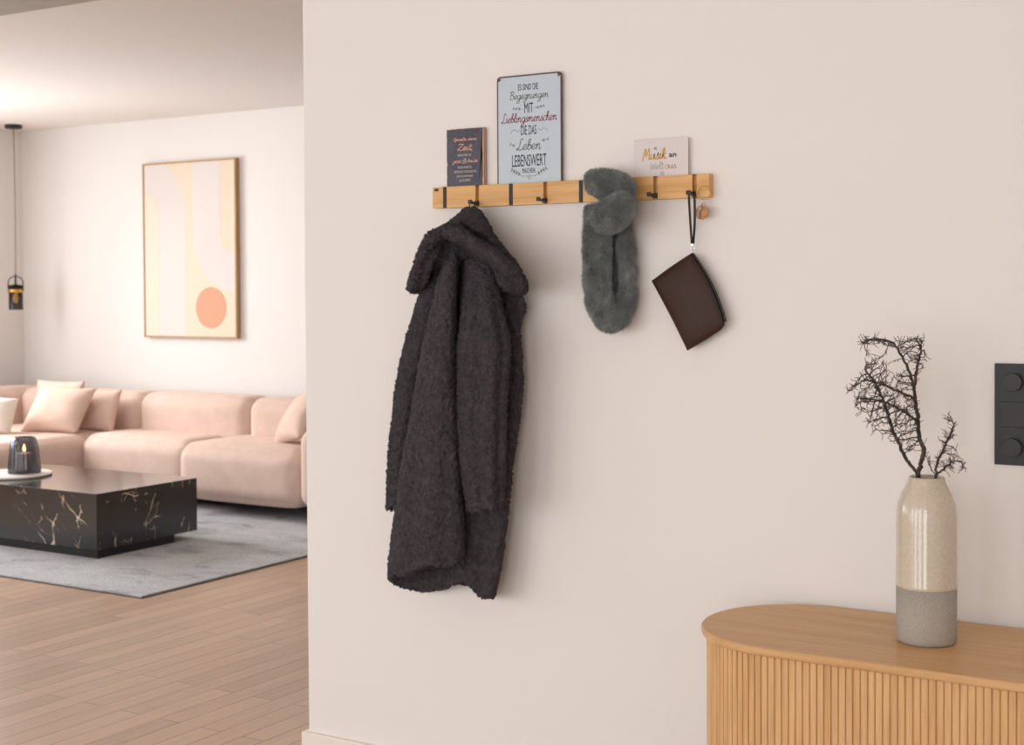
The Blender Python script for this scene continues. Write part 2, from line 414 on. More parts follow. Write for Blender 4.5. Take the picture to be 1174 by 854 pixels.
for i, s in enumerate(slots):
    if i in (0, 2, 4):      # hook folded flush into its slot
        bm = bx(s-.0052, s+.0052, RY-.0008, -.012, RZ0+.0005, RZ1-.0005, bev=.0008)
        h = obj('hook', bm, M['flapdark'], rack, smooth=False); h['label'] = 'black hook folded flush into the board'
    else:
        bm = bmesh.new(); z = RZ0+.0095
        box(bm, s-.0055, s+.0055, -.062, -.0122, z-.004, z+.001, bev=.001)
        box(bm, s-.0055, s+.0055, -.064, -.059, z-.004, z+.0065, bev=.001)
        box(bm, s-.006, s+.006, -.034, -.0122, z-.0065, z+.005, bev=.0012)
        h = obj('hook', bm, M['black'], rack, smooth=False)
        h['label'] = 'black hook folded out'
        sb = bmesh.new(); xf(lathe(sb, [(0, .0), (.0018, .0), (.0018, .0015), (0, .0018)], 0, 0, 12), T(s, -.0122, RZ0+.03) @ R(PI/2, 'X'))
        obj('screw', sb, M['black'], rack)
lg = bx(RX0+.006, RX0+.020, RY-.0006, RY, RZ1-.011, RZ1-.004); obj('nameplate', lg, M['ink'], rack, smooth=False)

# ------------------------------------------------------------------ lettering
GL = {
 'a': (1.0, [[(.8,.85),(.45,1),(.08,.6),(.18,.1),(.45,0),(.75,.4),(.82,.98),(.82,.2),(1.02,.05)]]),
 'e': (.8, [[(-.02,.2),(.3,.42),(.6,.72),(.42,1.02),(.14,.78),(.08,.3),(.34,-.02),(.82,.3)]]),
 'g': (.92, [[(.72,.85),(.4,1),(.05,.6),(.15,.12),(.42,.05),(.68,.4),(.75,.98),(.72,0),(.58,-.8),(.22,-1),(.1,-.65),(.5,-.2),(.95,.25)]]),
 'n': (.92, [[(-.02,.6),(.12,1),(.14,.5),(.12,0)],[(.13,.5),(.42,1),(.58,.8),(.58,.2),(.7,0),(.95,.25)]]),
 'm': (1.32, [[(-.02,.6),(.12,1),(.14,.5),(.12,0)],[(.13,.5),(.38,1),(.52,.8),(.52,0)],[(.53,.5),(.8,1),(.96,.8),(.96,.2),(1.08,0),(1.34,.25)]]),
 'u': (.92, [[(.05,1),(.07,.3),(.3,0),(.55,.35),(.62,1)],[(.62,1),(.62,.2),(.74,0),(.95,.25)]]),
 'i': (.46, [[(.02,.6),(.15,1),(.14,.2),(.26,0),(.48,.25)],[(.2,1.42),(.24,1.5)]]),
 'l': (.5, [[(0,.3),(.34,1.35),(.3,1.95),(.12,1.65),(.12,.3),(.28,0),(.52,.25)]]),
 'b': (.74, [[(0,.3),(.32,1.35),(.28,1.95),(.1,1.65),(.1,.2),(.34,0),(.62,.35),(.5,.88),(.2,.7)],[(.5,.85),(.76,.6)]]),
 'h': (.9, [[(0,.3),(.34,1.4),(.28,1.95),(.1,1.6),(.1,0)],[(.1,.5),(.4,1),(.56,.75),(.56,.2),(.68,0),(.92,.25)]]),
 's': (.68, [[(-.02,.2),(.2,.6),(.4,1.15)],[(.4,1.15),(.32,.75),(.55,.4),(.42,.02),(.05,.02)],[(.45,.03),(.7,.28)]]),
 'c': (.72, [[(.6,.85),(.35,1),(.05,.6),(.12,.1),(.4,0),(.75,.28)]]),
 'k': (.78, [[(0,.3),(.32,1.4),(.25,1.95),(.1,1.6),(.1,0)],[(.6,1),(.14,.5),(.32,.45),(.52,.02),(.8,.25)]]),
 'd': (1.0, [[(.72,.85),(.4,1),(.05,.6),(.15,.1),(.42,0),(.7,.4),(.8,1.95),(.78,.2),(1.0,.1)]]),
 't': (.58, [[(.2,1.7),(.18,.3),(.32,0),(.58,.25)],[(-.05,1.15),(.5,1.2)]]),
 'j': (.5, [[(.1,.7),(.3,1),(.28,-.4),(.1,-.95),(-.2,-.8),(.1,-.2),(.5,.25)],[(.32,1.42),(.36,1.5)]]),
 'z': (.8, [[(.05,.9),(.6,.95),(.1,.1),(.5,.0),(.8,.25)]]),
 'ß': (.95, [[(.05,-.3),(.15,1.5),(.45,1.95),(.7,1.6),(.4,1.05),(.75,.6),(.6,.05),(.3,.1)]]),
 ',': (.4, [[(.15,.1),(.05,-.35)]]), '.': (.4, [[(.12,0),(.16,.06)]]), ' ': (.6, []),
 '&': (1.5, [[(1.3,.1),(.35,1.4),(.6,1.9),(.85,1.5),(.15,.6),(.3,0),(.85,.1),(1.2,.9)]]),
 'B': (1.15, [[(.28,1.9),(.2,1),(.12,-.05)],[(-.15,1.6),(.4,2.05),(.85,1.75),(.7,1.25),(.3,1.05),(.85,.9),(.95,.4),(.6,0),(.15,.05)]]),
 'L': (1.0, [[(.8,1.7),(.62,2.05),(.38,1.7),(.38,.8),(.1,.05),(-.12,.12),(.1,.3),(.55,-.05),(1.02,.25)]]),
 'M': (1.3, [[(-.15,-.3),(.2,2),(.42,.5),(.85,2.05),(1.02,.05),(1.28,.2)]]),
 'G': (1.2, [[(1.0,1.6),(.6,2.05),(.1,1.2),(.25,.15),(.65,.0),(.95,.5),(1.0,1.0),(.55,.9)],[(1.0,1.0),(1.0,-.6),(.6,-.9)]]),
 'Z': (1.2, [[(.1,1.6),(.3,1.95),(.7,1.8),(1.1,1.9)],[(1.1,1.9),(.6,1.0),(.05,.08)],[(.05,.08),(.5,.15),(.9,-.05),(1.2,.2)]]),
 'W': (1.3, [[(0,1.5),(.3,0),(.62,1.2),(.85,0),(1.2,1.6)]]),
}
def ribbon(bm, pts, w, to3, mat=0):
    pts = [np.array(p, float) for p in pts]; L = []
    for i, p in enumerate(pts):
        t = pts[min(i+1, len(pts)-1)]-pts[max(i-1, 0)]; t = t/(np.linalg.norm(t)+1e-9); nn = np.array((-t[1], t[0]))*w/2
        a, b = p+nn, p-nn; L.append((bm.verts.new(to3(*a)), bm.verts.new(to3(*b))))
    for A, B in zip(L, L[1:]):
        f = bm.faces.new((A[0], A[1], B[1], B[0])); f.material_index = mat
def script_line(text, fit, to3, weight, slant=.18):
    """fit = (u0,u1,vbase,xheight) in sign metres; joined-up pen strokes"""
    u0, u1, vb, xh = fit; adv = 0; S = []
    for ch in text:
        a, st = GL[ch]
        for s in st: S.append([(adv+x+slant*y, y) for x, y in s])
        adv += a
    k = (u1-u0)/adv; bm = bmesh.new()
    for s in S:
        c = cr(s, 5); ribbon(bm, [(u0+p[0]*k, vb+p[1]*xh) for p in c], weight, to3)
    return bm
def block_line(text, box_, to3, bold=0):
    """narrow upright capitals from the built-in font, fitted to (u0,u1,v0,v1)"""
    cu = bpy.data.curves.new('t', 'FONT'); cu.body = text; cu.offset = bold; cu.resolution_u = 3
    o = bpy.data.objects.new('t', cu); C.objects.link(o); dg = bpy.context.evaluated_depsgraph_get(); dg.update()
    me = bpy.data.meshes.new_from_object(o.evaluated_get(dg)); bpy.data.objects.remove(o)
    V, _ = arrays(me); mn, mx = V.min(0), V.max(0); u0, u1, v0, v1 = box_
    bm = bmesh.new(); bm.from_mesh(me)
    for v in bm.verts: v.co = to3(u0+(v.co.x-mn[0])/(mx[0]-mn[0])*(u1-u0), v0+(v.co.y-mn[1])/(mx[1]-mn[1])*(v1-v0))
    return bm
def plate(x0, x1, z0, z1, y, t, rad, rim=0, mats=(0, 1)):
    """rounded thin plate standing upright, face at y, with a rolled rim"""
    bm = bmesh.new()
    def ol(o, r):
        pts = []
        for cx_, cz_, a0 in ((x1-r, z1-r, 0), (x0+r, z1-r, 90)):
            for k in range(5):
                a = math.radians(a0+k*22.5); pts.append((cx_+math.cos(a)*(r-o), cz_+math.sin(a)*(r-o)))
        return pts+[(x0+o, z0), (x1-o, z0)]
    r = max(rad, rim+.0005); rings = [[bm.verts.new((x, yy, z)) for x, z in ol(o, r)] for o, yy in ((0, y+t), (0, y), (rim, y), (rim+.0003, y+.0002))]
    for k, (A, B) in enumerate(zip(rings, rings[1:])):
        for i in range(len(A)):
            j = (i+1) % len(A); f = bm.faces.new((A[i], A[j], B[j], B[i])); f.material_index = 1
    f = bm.faces.new(rings[-1]); f.material_index = 0; f = bm.faces.new(rings[0][::-1]); f.material_index = 1
    bmesh.ops.recalc_face_normals(bm, faces=bm.faces[:]); return bm
# blue enamel sign -------------------------------------------------
SX0, SX1, SZ0, SZ1, SY = .681, .880, RZ1, 1.9275, -.013
sgn = thing('metal_sign', 'tall pale blue metal sign with German lettering on the coat rack', 'sign', (.78, -.012, RZ1))
obj('plate', plate(SX0, SX1, SZ0, SZ1, SY, .003, .010, .0036), [M['signblue'], M['signrim']], sgn, smooth=False)
# vertical scale: the visible plate spans v 0 (top) .. 1 (rack)
SH = SZ1-SZ0; SW = SX1-SX0
def s3(x, z): return (x, SY-.0004, z)
def U(u): return SX0+u*SW
def Vv(v): return SZ1-v*SH
def addt(bm, mat, par, lab=None, name='lettering'):
    o = obj(name, bm, M[mat], par, smooth=False)
    if lab: o['label'] = lab
addt(block_line('ES SIND DIE', (U(.335), U(.645), Vv(.142), Vv(.085)), s3), 'ink', sgn)
addt(script_line('Begegnungen', (U(.20), U(.80), Vv(.222), .0105), s3, .0014), 'inkgreen', sgn)
addt(block_line('MIT', (U(.43), U(.565), Vv(.352), Vv(.262)), s3), 'ink', sgn)
addt(script_line('Lieblingsmenschen', (U(.075), U(.925), Vv(.435), .0125), s3, .0018), 'inkred', sgn, 'berry red lettering')
addt(block_line('DIE DAS', (U(.375), U(.615), Vv(.555), Vv(.468)), s3), 'ink', sgn)
addt(script_line('Leben', (U(.31), U(.68), Vv(.692), .0145), s3, .0018), 'inkgreen', sgn)
addt(block_line('LEBENSWERT', (U(.235), U(.765), Vv(.845), Vv(.735)), s3), 'ink', sgn)
addt(block_line('MACHEN', (U(.395), U(.59), Vv(.908), Vv(.860)), s3), 'ink', sgn)
def leafspray(cu, cv, du, dv, n, ll, w=.0011):
    bm = bmesh.new()
    p0 = np.array((U(cu), Vv(cv))); p1 = np.array((U(cu+du), Vv(cv+dv))); ribbon(bm, [p0, (p0+p1)/2+np.array((0, .0008)), p1], w, s3)
    d = (p1-p0)/np.linalg.norm(p1-p0); nn = np.array((-d[1], d[0]))
    for k in range(n):
        q = p0+(p1-p0)*(.3+.7*k/max(n-1, 1))
        for s in (1, -1):
            e = q+d*ll*.7+nn*s*ll*.7; m_ = (q+e)/2; t_ = (e-q)/np.linalg.norm(e-q); pr_ = np.array((-t_[1], t_[0]))*ll*.22
            f = bm.faces.new([bm.verts.new(s3(*x)) for x in (q, m_+pr_, e, m_-pr_)])
    addt(bm, 'inkgreen', sgn, None, 'leaf_ornament')
leafspray(.40, .318, -.13, -.012, 3, .006); leafspray(.59, .315, .13, -.014, 3, .006)
leafspray(.29, .655, -.07, -.02, 2, .006); leafspray(.69, .62, .09, -.012, 2, .006)
leafspray(.40, .935, -.16, -.06, 4, .0075); leafspray(.59, .935, .16, -.06, 4, .0075)
for sgn_ in (-1, 1):
    bm = bmesh.new(); c = .5+sgn_*.14
    ribbon(bm, [(U(c), Vv(.50)), (U(c+sgn_*.04), Vv(.525)), (U(c+sgn_*.08), Vv(.50)), (U(c+sgn_*.13), Vv(.515)), (U(c+sgn_*.15), Vv(.53)), (U(c+sgn_*.125), Vv(.535))], .001, s3)
    addt(bm, 'inkgreen', sgn, None, 'scroll_ornament')
bm = bmesh.new()
ribbon(bm, [(U(.40), Vv(.935)), (U(.5), Vv(.935)), (U(.60), Vv(.935))], .0008, s3)
ribbon(bm, cr([(U(.5), Vv(.965)), (U(.475), Vv(.943)), (U(.485), Vv(.932)), (U(.5), Vv(.941)), (U(.515), Vv(.932)), (U(.525), Vv(.943)), (U(.5), Vv(.965))], 3), .0008, s3)
addt(bm, 'inkgreen', sgn, None, 'heart_ornament')
# nail corners
for x_ in (SX0+.008, SX1-.008):
    bm = bmesh.new(); f = bm.faces.new([bm.verts.new(s3(x_+.0045*math.cos(a)*(1+.3*math.cos(3*a)), SZ1-.008+.0045*math.sin(a)*(1+.3*math.cos(3*a)))) for a in [2*PI*k/14 for k in range(14)]])
    obj('rusty_corner', bm, M['signrim'], sgn, smooth=False)
# small dark sign --------------------------------------------------
DX0, DX1, DZ1, DY = .519, .641, 1.7975, -.016
ds = thing('metal_sign', 'small weathered slate sign with peach lettering, left of the blue sign', 'sign', (.58, -.014, RZ1))
bm = bmesh.new(); r_ = random.Random(3)
box(bm, DX0, DX1, DY+.0004, DY+.010, RZ1, DZ1, bev=.0012, mat=1)
N_ = 160; per = []
DH = DZ1-RZ1; DW = DX1-DX0
for k in range(N_):      # ragged painted panel inside the peach edge
    t = k/N_*2*(DW+DH); inset = .0012+.0034*abs(noise.noise(Vector((t*90, 1, 0))))*2
    if t < DW: p = (DX0+t, RZ1+.0006)
    elif t < DW+DH: p = (DX1-inset-.003, RZ1+t-DW)
    elif t < 2*DW+DH: p = (DX1-(t-DW-DH), DZ1-inset)
    else: p = (DX0+inset*.8, DZ1-(t-2*DW-DH))
    p = (min(max(p[0], DX0+.001), DX1-.0045), min(max(p[1], RZ1+.0004), DZ1-.0012)); per.append(p)
f = bm.faces.new([bm.verts.new((x, DY, z)) for x, z in per]); f.material_index = 0
bmesh.ops.triangulate(bm, faces=[f])
obj('plate', bm, [M['darksign'], M['rust']], ds, smooth=False)
def d3(x, z): return (x, DY-.0004, z)
def DU(u): return DX0+u*DW
def DV(v): return DZ1-v*DH
addt(script_line('Genieße deine', (DU(.19), DU(.80), DV(.205), .0040), d3, .0014), 'inkpeach', ds)
addt(script_line('Zeit,', (DU(.28), DU(.72), DV(.375), .0088), d3, .0020), 'inkpeach', ds)
addt(block_line('DENN DU LEBST NUR', (DU(.30), DU(.66), DV(.478), DV(.44)), d3), 'inkcream', ds)
addt(script_line('jetzt', (DU(.18), DU(.38), DV(.588), .0045), d3, .0014), 'inkpeach', ds)
addt(script_line('&', (DU(.40), DU(.56), DV(.60), .0066), d3, .0012), 'inkcream', ds)
addt(script_line('heute.', (DU(.57), DU(.85), DV(.588), .0045), d3, .0014), 'inkpeach', ds)
for tx, a, b, v0 in (('MORGEN KANNST DU', .30, .68, .65), ('GESTERN NICHT NACHHOLEN UND', .20, .80, .725), ('SPÄTER KOMMT FRÜHER', .27, .71, .80), ('ALS DU DENKST', .34, .64, .875)):
    addt(block_line(tx, (DU(a), DU(b), DV(v0+.043), DV(v0)), d3), 'inkcream', ds)
# white card --------------------------------------------------------
KX0, KX1, KZ1, KY = 1.090, 1.239, 1.7355, -.013
cdt = thing('greeting_card', 'small white card with gold and black lettering standing on the coat rack', 'card', (1.165, -.012, RZ1))
obj('paper', plate(KX0, KX1, RZ1, KZ1, KY, .0018, .001, .0003), [M['card'], M['card']], cdt, smooth=False)
KH = KZ1-RZ1; KW = KX1-KX0
def k3(x, z): return (x, KY-.0004, z)
def KU(u): return KX0+u*KW
def KV(v): return KZ1-v*KH
addt(script_line('Musik', (KU(.175), KU(.60), KV(.53), .0135), k3, .0028, .1), 'inkgold', cdt)
addt(block_line('an', (KU(.65), KU(.785), KV(.50), KV(.40)), k3, .02), 'ink', cdt)
addt(script_line('Welt', (KU(.30), KU(.555), KV(.80), .0100), k3, .0013, .05), 'inkgrey', cdt)
addt(script_line('aus', (KU(.575), KU(.78), KV(.80), .0100), k3, .0013, .05), 'inkgold', cdt)
for u, v, r0 in ((.40, .245, .0038), (.525, .925, .0052)):
    bm = bmesh.new()
    ribbon(bm, [(KU(u)+r0*math.cos(a), KV(v)+r0*math.sin(a)) for a in [2*PI*k/16 for k in range(17)]], .0005, k3)
    for s in (-1, 1): ribbon(bm, [(KU(u)+s*.0013, KV(v)-.0018), (KU(u)+s*.0013, KV(v)+.0018)], .0011, k3)
    obj('round_symbol', bm, M['ink'], cdt, smooth=False)

# ------------------------------------------------------------------ coat
def interp(keys, py):
    ks = keys
    if py <= ks[0][0]: return np.array(ks[0][1:], float)
    for a, b in zip(ks, ks[1:]):
        if py <= b[0]:
            t = (py-a[0])/(b[0]-a[0]); return np.array(a[1:], float)*(1-t)+np.array(b[1:], float)*t
    return np.array(ks[-1][1:], float)
def loft(bm, keys, n=72, m=60, hem=None, cup=.08, thick=.16, grooves=(), ex=.8, capbottom=False, mod=None):
    """keys (py, pxL, pxR, Ycentre, Yhalf). angle a: cos -> across, sin<0 -> towards the viewer side of the room"""
    top = keys[0][0]; bot = keys[-1][0]; rings = []
    def pt(a, s, k=1.0, lift=0.):
        hb = bot if hem is None else hem(a)
        py = top+s*(hb-top); L, R_, yc, yh = interp(keys, py)[:4]
        c, sn = math.cos(a), math.sin(a)
        u = math.copysign(abs(c)**ex, c); w = math.copysign(abs(sn)**ex, sn)
        dep = yh
        if sn < 0:
            for (u0, wd, dp, p0, p1) in grooves:
                g = math.exp(-((u-u0)/wd)**2)*dp; rr = min(max((py-p0)/max(p1-p0, 1), 0), 1) if p1 > p0 else 1; dep -= g*rr
        px = (L+R_)/2+(R_-L)/2*u*k
        if mod and sn < 0: dep -= mod(px, py)
        Y = min(yc+dep*w*k, -.012 if k > .99 else -.030)
        return W(px, py-lift, Y)
    A = [2*PI*i/n for i in range(n)]
    for j in range(m+1): rings.append([bm.verts.new(pt(a, j/m)) for a in A])
    if not capbottom:
        for k, lf in ((1-thick*.5, -2), (1-thick, 3), (1-thick*1.1, 18), (1-thick*1.3, cup/.0023)): rings.append([bm.verts.new(pt(a, 1., k, lf)) for a in A])
    for P_, Q in zip(rings, rings[1:]):
        for i in range(n): bm.faces.new((P_[i], P_[(i+1) % n], Q[(i+1) % n], Q[i]))
    for r__ in (rings[0], rings[-1]):
        c = bm.verts.new(sum((v.co for v in r__), Vector())/n)
        for i in range(n): bm.faces.new((c, r__[i], r__[(i+1) % n]) if r__ is rings[0] else (c, r__[(i+1) % n], r__[i]))
    bmesh.ops.recalc_face_normals(bm, faces=bm.faces[:]); return bm
def tomesh(bm):
    me = bpy.data.meshes.new('m'); bm.to_mesh(me); bm.free(); return me
coat = thing('hooded_coat', 'long charcoal hooded teddy coat hanging from the second coat hook', 'coat', (.61, -.06, 1.59))
SH_DISP = [(.0018, 24), (.0046, 120), (.0046, 215)]
# body: the big front panel + darker right back panel, one garment surface
def hem_body(a):
    c, s = math.cos(a), math.sin(a)
    front = 651-9*c+3*math.sin(5*a) if True else 0
    back = 677-4*c*c*3
    t = .5-.5*math.tanh(-s*5+.2)   # s<0 front -> t~0
    return front*(1-t)+back*t
body = bmesh.new()
loft(body, [(262, 518, 540, -.075, .03), (290, 512, 527, -.11, .03), (330, 500, 523, -.14, .04), (386, 487, 522, -.15, .05), (430, 478, 522, -.155, .055), (486, 469, 524, -.155, .058), (538, 459, 528, -.15, .062), (600, 451, 532, -.14, .070), (640, 446, 533, -.13, .075), (690, 443, 532, -.115, .085)],
     hem=hem_body, grooves=((-.45, .28, .012, 330, 480), (.5, .2, .010, 420, 560)), m=80, thick=.19, cup=.2, ex=1.0)
def hem_r(a): return 667+17/(1+math.exp(-(math.cos(a)-.05)*9))+1.5*math.sin(4*a)
loft(body, [(300, 530, 572, -.05, .03), (340, 535, 590, -.05, .036), (390, 532, 597, -.055, .04), (440, 530, 600, -.06, .045), (480, 528, 596, -.06, .046), (540, 524, 587, -.065, .048), (600, 518, 581, -.07, .05), (650, 514, 575, -.075, .05), (690, 512, 566, -.075, .045)],
     hem=hem_r, grooves=((.3, .3, .015, 560, 640),), thick=.25)
# inner layer behind the front opening
loft(body, [(268, 518, 545, -.05, .03), (300, 505, 560, -.055, .035), (400, 492, 560, -.06, .035), (500, 482, 560, -.06, .035), (600, 478, 555, -.06, .035), (650, 478, 550, -.06, .03)], capbottom=True, m=50, n=48)
# shoulder flap sticking out on the right
loft(body, [(332, 560, 586, -.055, .02), (341, 566, 601, -.055, .022), (354, 568, 603, -.055, .022), (374, 570, 597, -.055, .020), (390, 574, 590, -.055, .016)], capbottom=True, m=24, n=40)
bme = remesh(tomesh(body),   .0030, 2)
obj('coat_body', plush('coat_body', bme, SH_DISP, 60000, .0042, .0012, .3, .7, seed=2), M['coat'], coat)
# left sleeve (behind the front panel) and right sleeve (in front)
sl = loft(bmesh.new(), [(282, 503, 518, -.07, .02), (305, 492, 511, -.075, .03), (340, 480, 503, -.075, .036), (392, 464, 491, -.072, .040), (441, 454, 480, -.072, .042), (511, 446, 469, -.07, .042), (560, 443.5, 463, -.07, .042), (590, 442, 461, -.07, .040)],
     hem=lambda a: 583+2.5*math.sin(4*a), thick=.2, m=60, n=56, ex=1.05)
obj('sleeve', plush('sleeve', remesh(tomesh(sl),   .0030, 2), SH_DISP, 26000, .0042, .0012, .3, .7, seed=3), M['coat'], coat)
sr = loft(bmesh.new(), [(278, 533, 553, -.07, .02), (300, 532, 565, -.09, .03), (338, 530, 573, -.118, .042), (371, 527, 580, -.14, .052), (398, 524, 586, -.155, .057), (440, 523, 582, -.155, .056), (486, 523.5, 580, -.155, .054), (535, 527, 579, -.155, .052), (590, 536, 577, -.15, .046)],
     hem=lambda a: 585+2.5*math.sin(5*a), thick=.18, m=60, n=56, ex=.95, grooves=((.7, .16, .02, 320, 380), (-.2, .2, .010, 300, 400)))
obj('sleeve', plush('sleeve', remesh(tomesh(sr),   .0030, 2), SH_DISP, 34000, .0042, .0012, .3, .7, seed=4), M['coat'], coat)
# hood: draped cone over the shoulders with a thick rolled brim
BR = [(473, 334), (477, 318), (483, 297), (491, 279), (502, 268), (516, 266), (533, 274), (551, 285), (571, 297), (588, 311), (600, 327)]
def brim_py(px):
    if px <= BR[0][0]: return BR[0][1]
    for a, b in zip(BR, BR[1:]):
        if px <= b[0]: return a[1]+(b[1]-a[1])*(px-a[0])/(b[0]-a[0])
    return BR[-1][1]
hk = [(238, 534, 547, -.066, .012), (244, 527.5, 552, -.075, .028), (254, 516, 558.5, -.085, .05), (266, 497, 564, -.10, .08), (280, 490, 574, -.11, .098), (295, 485, 586, -.115, .108), (311, 481, 598, -.115, .108), (330, 476, 604, -.115, .105), (345, 474, 604, -.115, .105)]
def hood():
    bm = bmesh.new()
    def hem(a):
        c, s = math.cos(a), math.sin(a); u = math.copysign(abs(c)**.8, c)
        px = 540+66*u if u > 0 else 540+66*u
        f = brim_py(px)+3; b = 322
        t = 1/(1+math.exp(-(s+.08)*14)); 
        return f*(1-t)+(b if abs(u) < .93 else 328)*t
    def mod(px, py):
        d = brim_py(px)-py
        return .034*math.exp(-((d-12.5)/4.0)**2)
    loft(bm, hk, n=120, m=70, hem=hem, mod=mod, cup=.045, thick=.18, grooves=((.15, .3, .012, 262, 285), (.9, .25, .01, 280, 320)))
    path = []
    for px, py in cr(BR, 5):
        u = (px-540)/66; dep = .120+.114*math.sqrt(max(0, 1-min(1, abs(u))**2.4))
        if py < 300 and px < 560: dep = min(dep, .10+.0023*(py-236)*1.6)
        path.append(W(px, py, -dep))
    rr = [.0165+.0012*math.sin(i*.5) for i in range(len(path))]
    tube(bm, path, rr, 14, flat=1.0)
    # drape falling below the brim on the right
    loft(bm, [(296, 560, 588, -.10, .05), (311, 566, 598, -.105, .06), (324, 570, 604, -.105, .06), (332, 578, 605, -.105, .055), (337, 590, 602, -.105, .03)], capbottom=True, m=16, n=40)
    return tomesh(bm)
obj('hood', plush('hood', remesh(hood(), .0030, 2), SH_DISP, 40000, .0046, .0013, .3, .7, seed=5), M['coat'], coat)
lp = bmesh.new(); hx = slots[1]
tube(lp, cr([W(537.5, 246, -.056), (hx-.0045, -.056, 1.592), (hx-.001, -.052, 1.5965), (hx+.003, -.048, 1.592), W(545.5, 246, -.05)], 6), .0016, 8)
obj('hanging_loop', lp, M['black'], coat)

# ------------------------------------------------------------------ faux fur scarf
scarf = thing('fur_scarf', 'grey faux fur loop scarf hanging from the coat rack', 'scarf', (1.05, -.06, 1.6))
bm = bmesh.new(); k = .0023
def P3(L): return [W(x, y, d) for x, y, d in L]
def sweep(L, rr, fl=1.0, n=64, k=14):
    p = cr([tuple(W(x, y, d)) for x, y, d in L], k); r = np.interp(np.linspace(0, len(rr)-1, len(p)), range(len(rr)), rr)
    tube(bm, p, [float(a) for a in r], n, up_=(0, 1, 0), flat=fl)
sweep([(685, 238, -.08), (685, 262, -.085), (684.5, 300, -.085), (685.5, 335, -.082), (690.5, 354, -.074), (700, 366, -.062), (712, 360, -.05), (719.5, 340, -.040), (719, 300, -.040), (716.5, 262, -.042), (712, 238, -.05)],
      [.026, .029, .029, .029, .029, .027, .023, .017, .016, .015, .014], .85)
sweep([(700, 240, -.03), (704, 270, -.026), (705, 310, -.026), (702, 345, -.03)], [.012, .014, .014, .010], .9, 40)
obj('scarf_loop', plush('hanging_loop', tomesh(bm), [(.004, 22), (.002, 60)], 80000, .012, .0010, .3, .3, 1.3, seed=6), M['fur'], scarf)
bm = bmesh.new()
sweep([(678, 207, -.065), (688, 210, -.08), (702, 213, -.085), (714, 217, -.08), (721, 224, -.065)], [.018, .031, .033, .029, .018], .9)
obj('upper_fold', plush('upper_fold', remesh(tomesh(bm), .0045, 4), [(.005, 22), (.002, 60)], 30000, .012, .0010, .2, .3, 1.3, seed=7), M['fur'], scarf)
bm = bmesh.new()
sweep([(687, 256, -.105), (695, 250, -.115), (705, 243, -.118), (714, 236, -.11), (720, 229, -.09)], [.020, .032, .034, .029, .014], .9)
obj('lower_fold', plush('lower_fold', remesh(tomesh(bm), .0045, 4), [(.005, 22), (.002, 60)], 30000, .012, .0010, .2, .3, 1.3, seed=8), M['fur'], scarf)

bm = bmesh.new(); tube(bm, [W(714, 212, -.064), W(722, 219, -.088), W(725.5, 229, -.078)], [.007, .010, .003], 10, flat=.5); obj('strap_tab', bm, M['strap'], scarf)
# ------------------------------------------------------------------ leather pouch
BY = -.03
bag = thing('leather_pouch', 'dark brown leather zip pouch hanging tilted by a black wrist strap', 'pouch', tuple(W(793, 290, BY)))
Tc, Rc, Bc, Lc = [np.array(p, float) for p in ((793, 290), (832.5, 374), (788, 402), (747, 322))]
def bagpt(u, v):   # u: T->L / R->B ; v: T->R
    e1 = Tc+(Rc-Tc)*v+np.array((4.0, -2.5))*math.sin(PI*v)      # zip edge bulges
    e2 = Lc+(Bc-Lc)*v+np.array((1.2, .8))*math.sin(PI*v)
    p = e1*(1-u)+e2*u
    if v > .93 and u < .12: p = p+(np.array((-1.6, -2.)))*(v-.93)/.07*(1-u/.12)
    p = p+np.array((.6, -1.6))*math.sin(PI*u)*(1-2*v)*.8
    return p
bm = bmesh.new(); nu, nv = 30, 40; G = {}
for s in (1, -1):
    for i in range(nu+1):
        for j in range(nv+1):
            u, v = i/nu, j/nv; a, b = 2*u-1, 2*v-1
            if s < 0 and (i in (0, nu) or j in (0, nv)): G[s, i, j] = G[1, i, j]; continue
            th = .016*((1-abs(a)**3)*(1-abs(b)**3))**.5+.0012*noise.noise(Vector((a*2, b*2, 5)))*(1-a*a)*(1-b*b)*3
            G[s, i, j] = bm.verts.new(W(*bagpt(u, v), BY-s*th))
for s in (1, -1):
    for i in range(nu):
        for j in range(nv):
            q = [G[s, i, j], G[s, i+1, j], G[s, i+1, j+1], G[s, i, j+1]]; bm.faces.new(q if s > 0 else q[::-1])
bmesh.ops.recalc_face_normals(bm, faces=bm.faces[:]); obj('pouch_body', bm, M['leather'], bag)
zb = bmesh.new(); tube(zb, [W(*(bagpt(0, v)+np.array((.9, -.4))), BY) for v in np.linspace(.02, .95, 30)], .0028, 8); zp = obj('zipper', zb, M['strap'], bag)
sb = bmesh.new()
st_ = [W(*(bagpt(.045, v)), BY-.0095-.002*math.sin(PI*v)) for v in np.linspace(.03, .95, 30)]
tube(sb, st_, .0007, 6); obj('seam', sb, M['strap'], bag)
cb = bmesh.new()
tube(cb, [W(794.5+2.2*math.cos(a), 284+2.6*math.sin(a), BY-.002) for a in [2*PI*k/16 for k in range(16)]], .0011, 8, closed=True)
tube(cb, [W(794.5, 286, BY-.002), W(794, 291.5, BY)], .0017, 8)
box(cb, *(lambda p: (p[0]-.004, p[0]+.004, p[1]-.003, p[1]+.002, p[2]-.003, p[2]+.003))(W(794, 280.5, BY)), bev=.0008)
obj('clasp', cb, M['chrome'], bag)
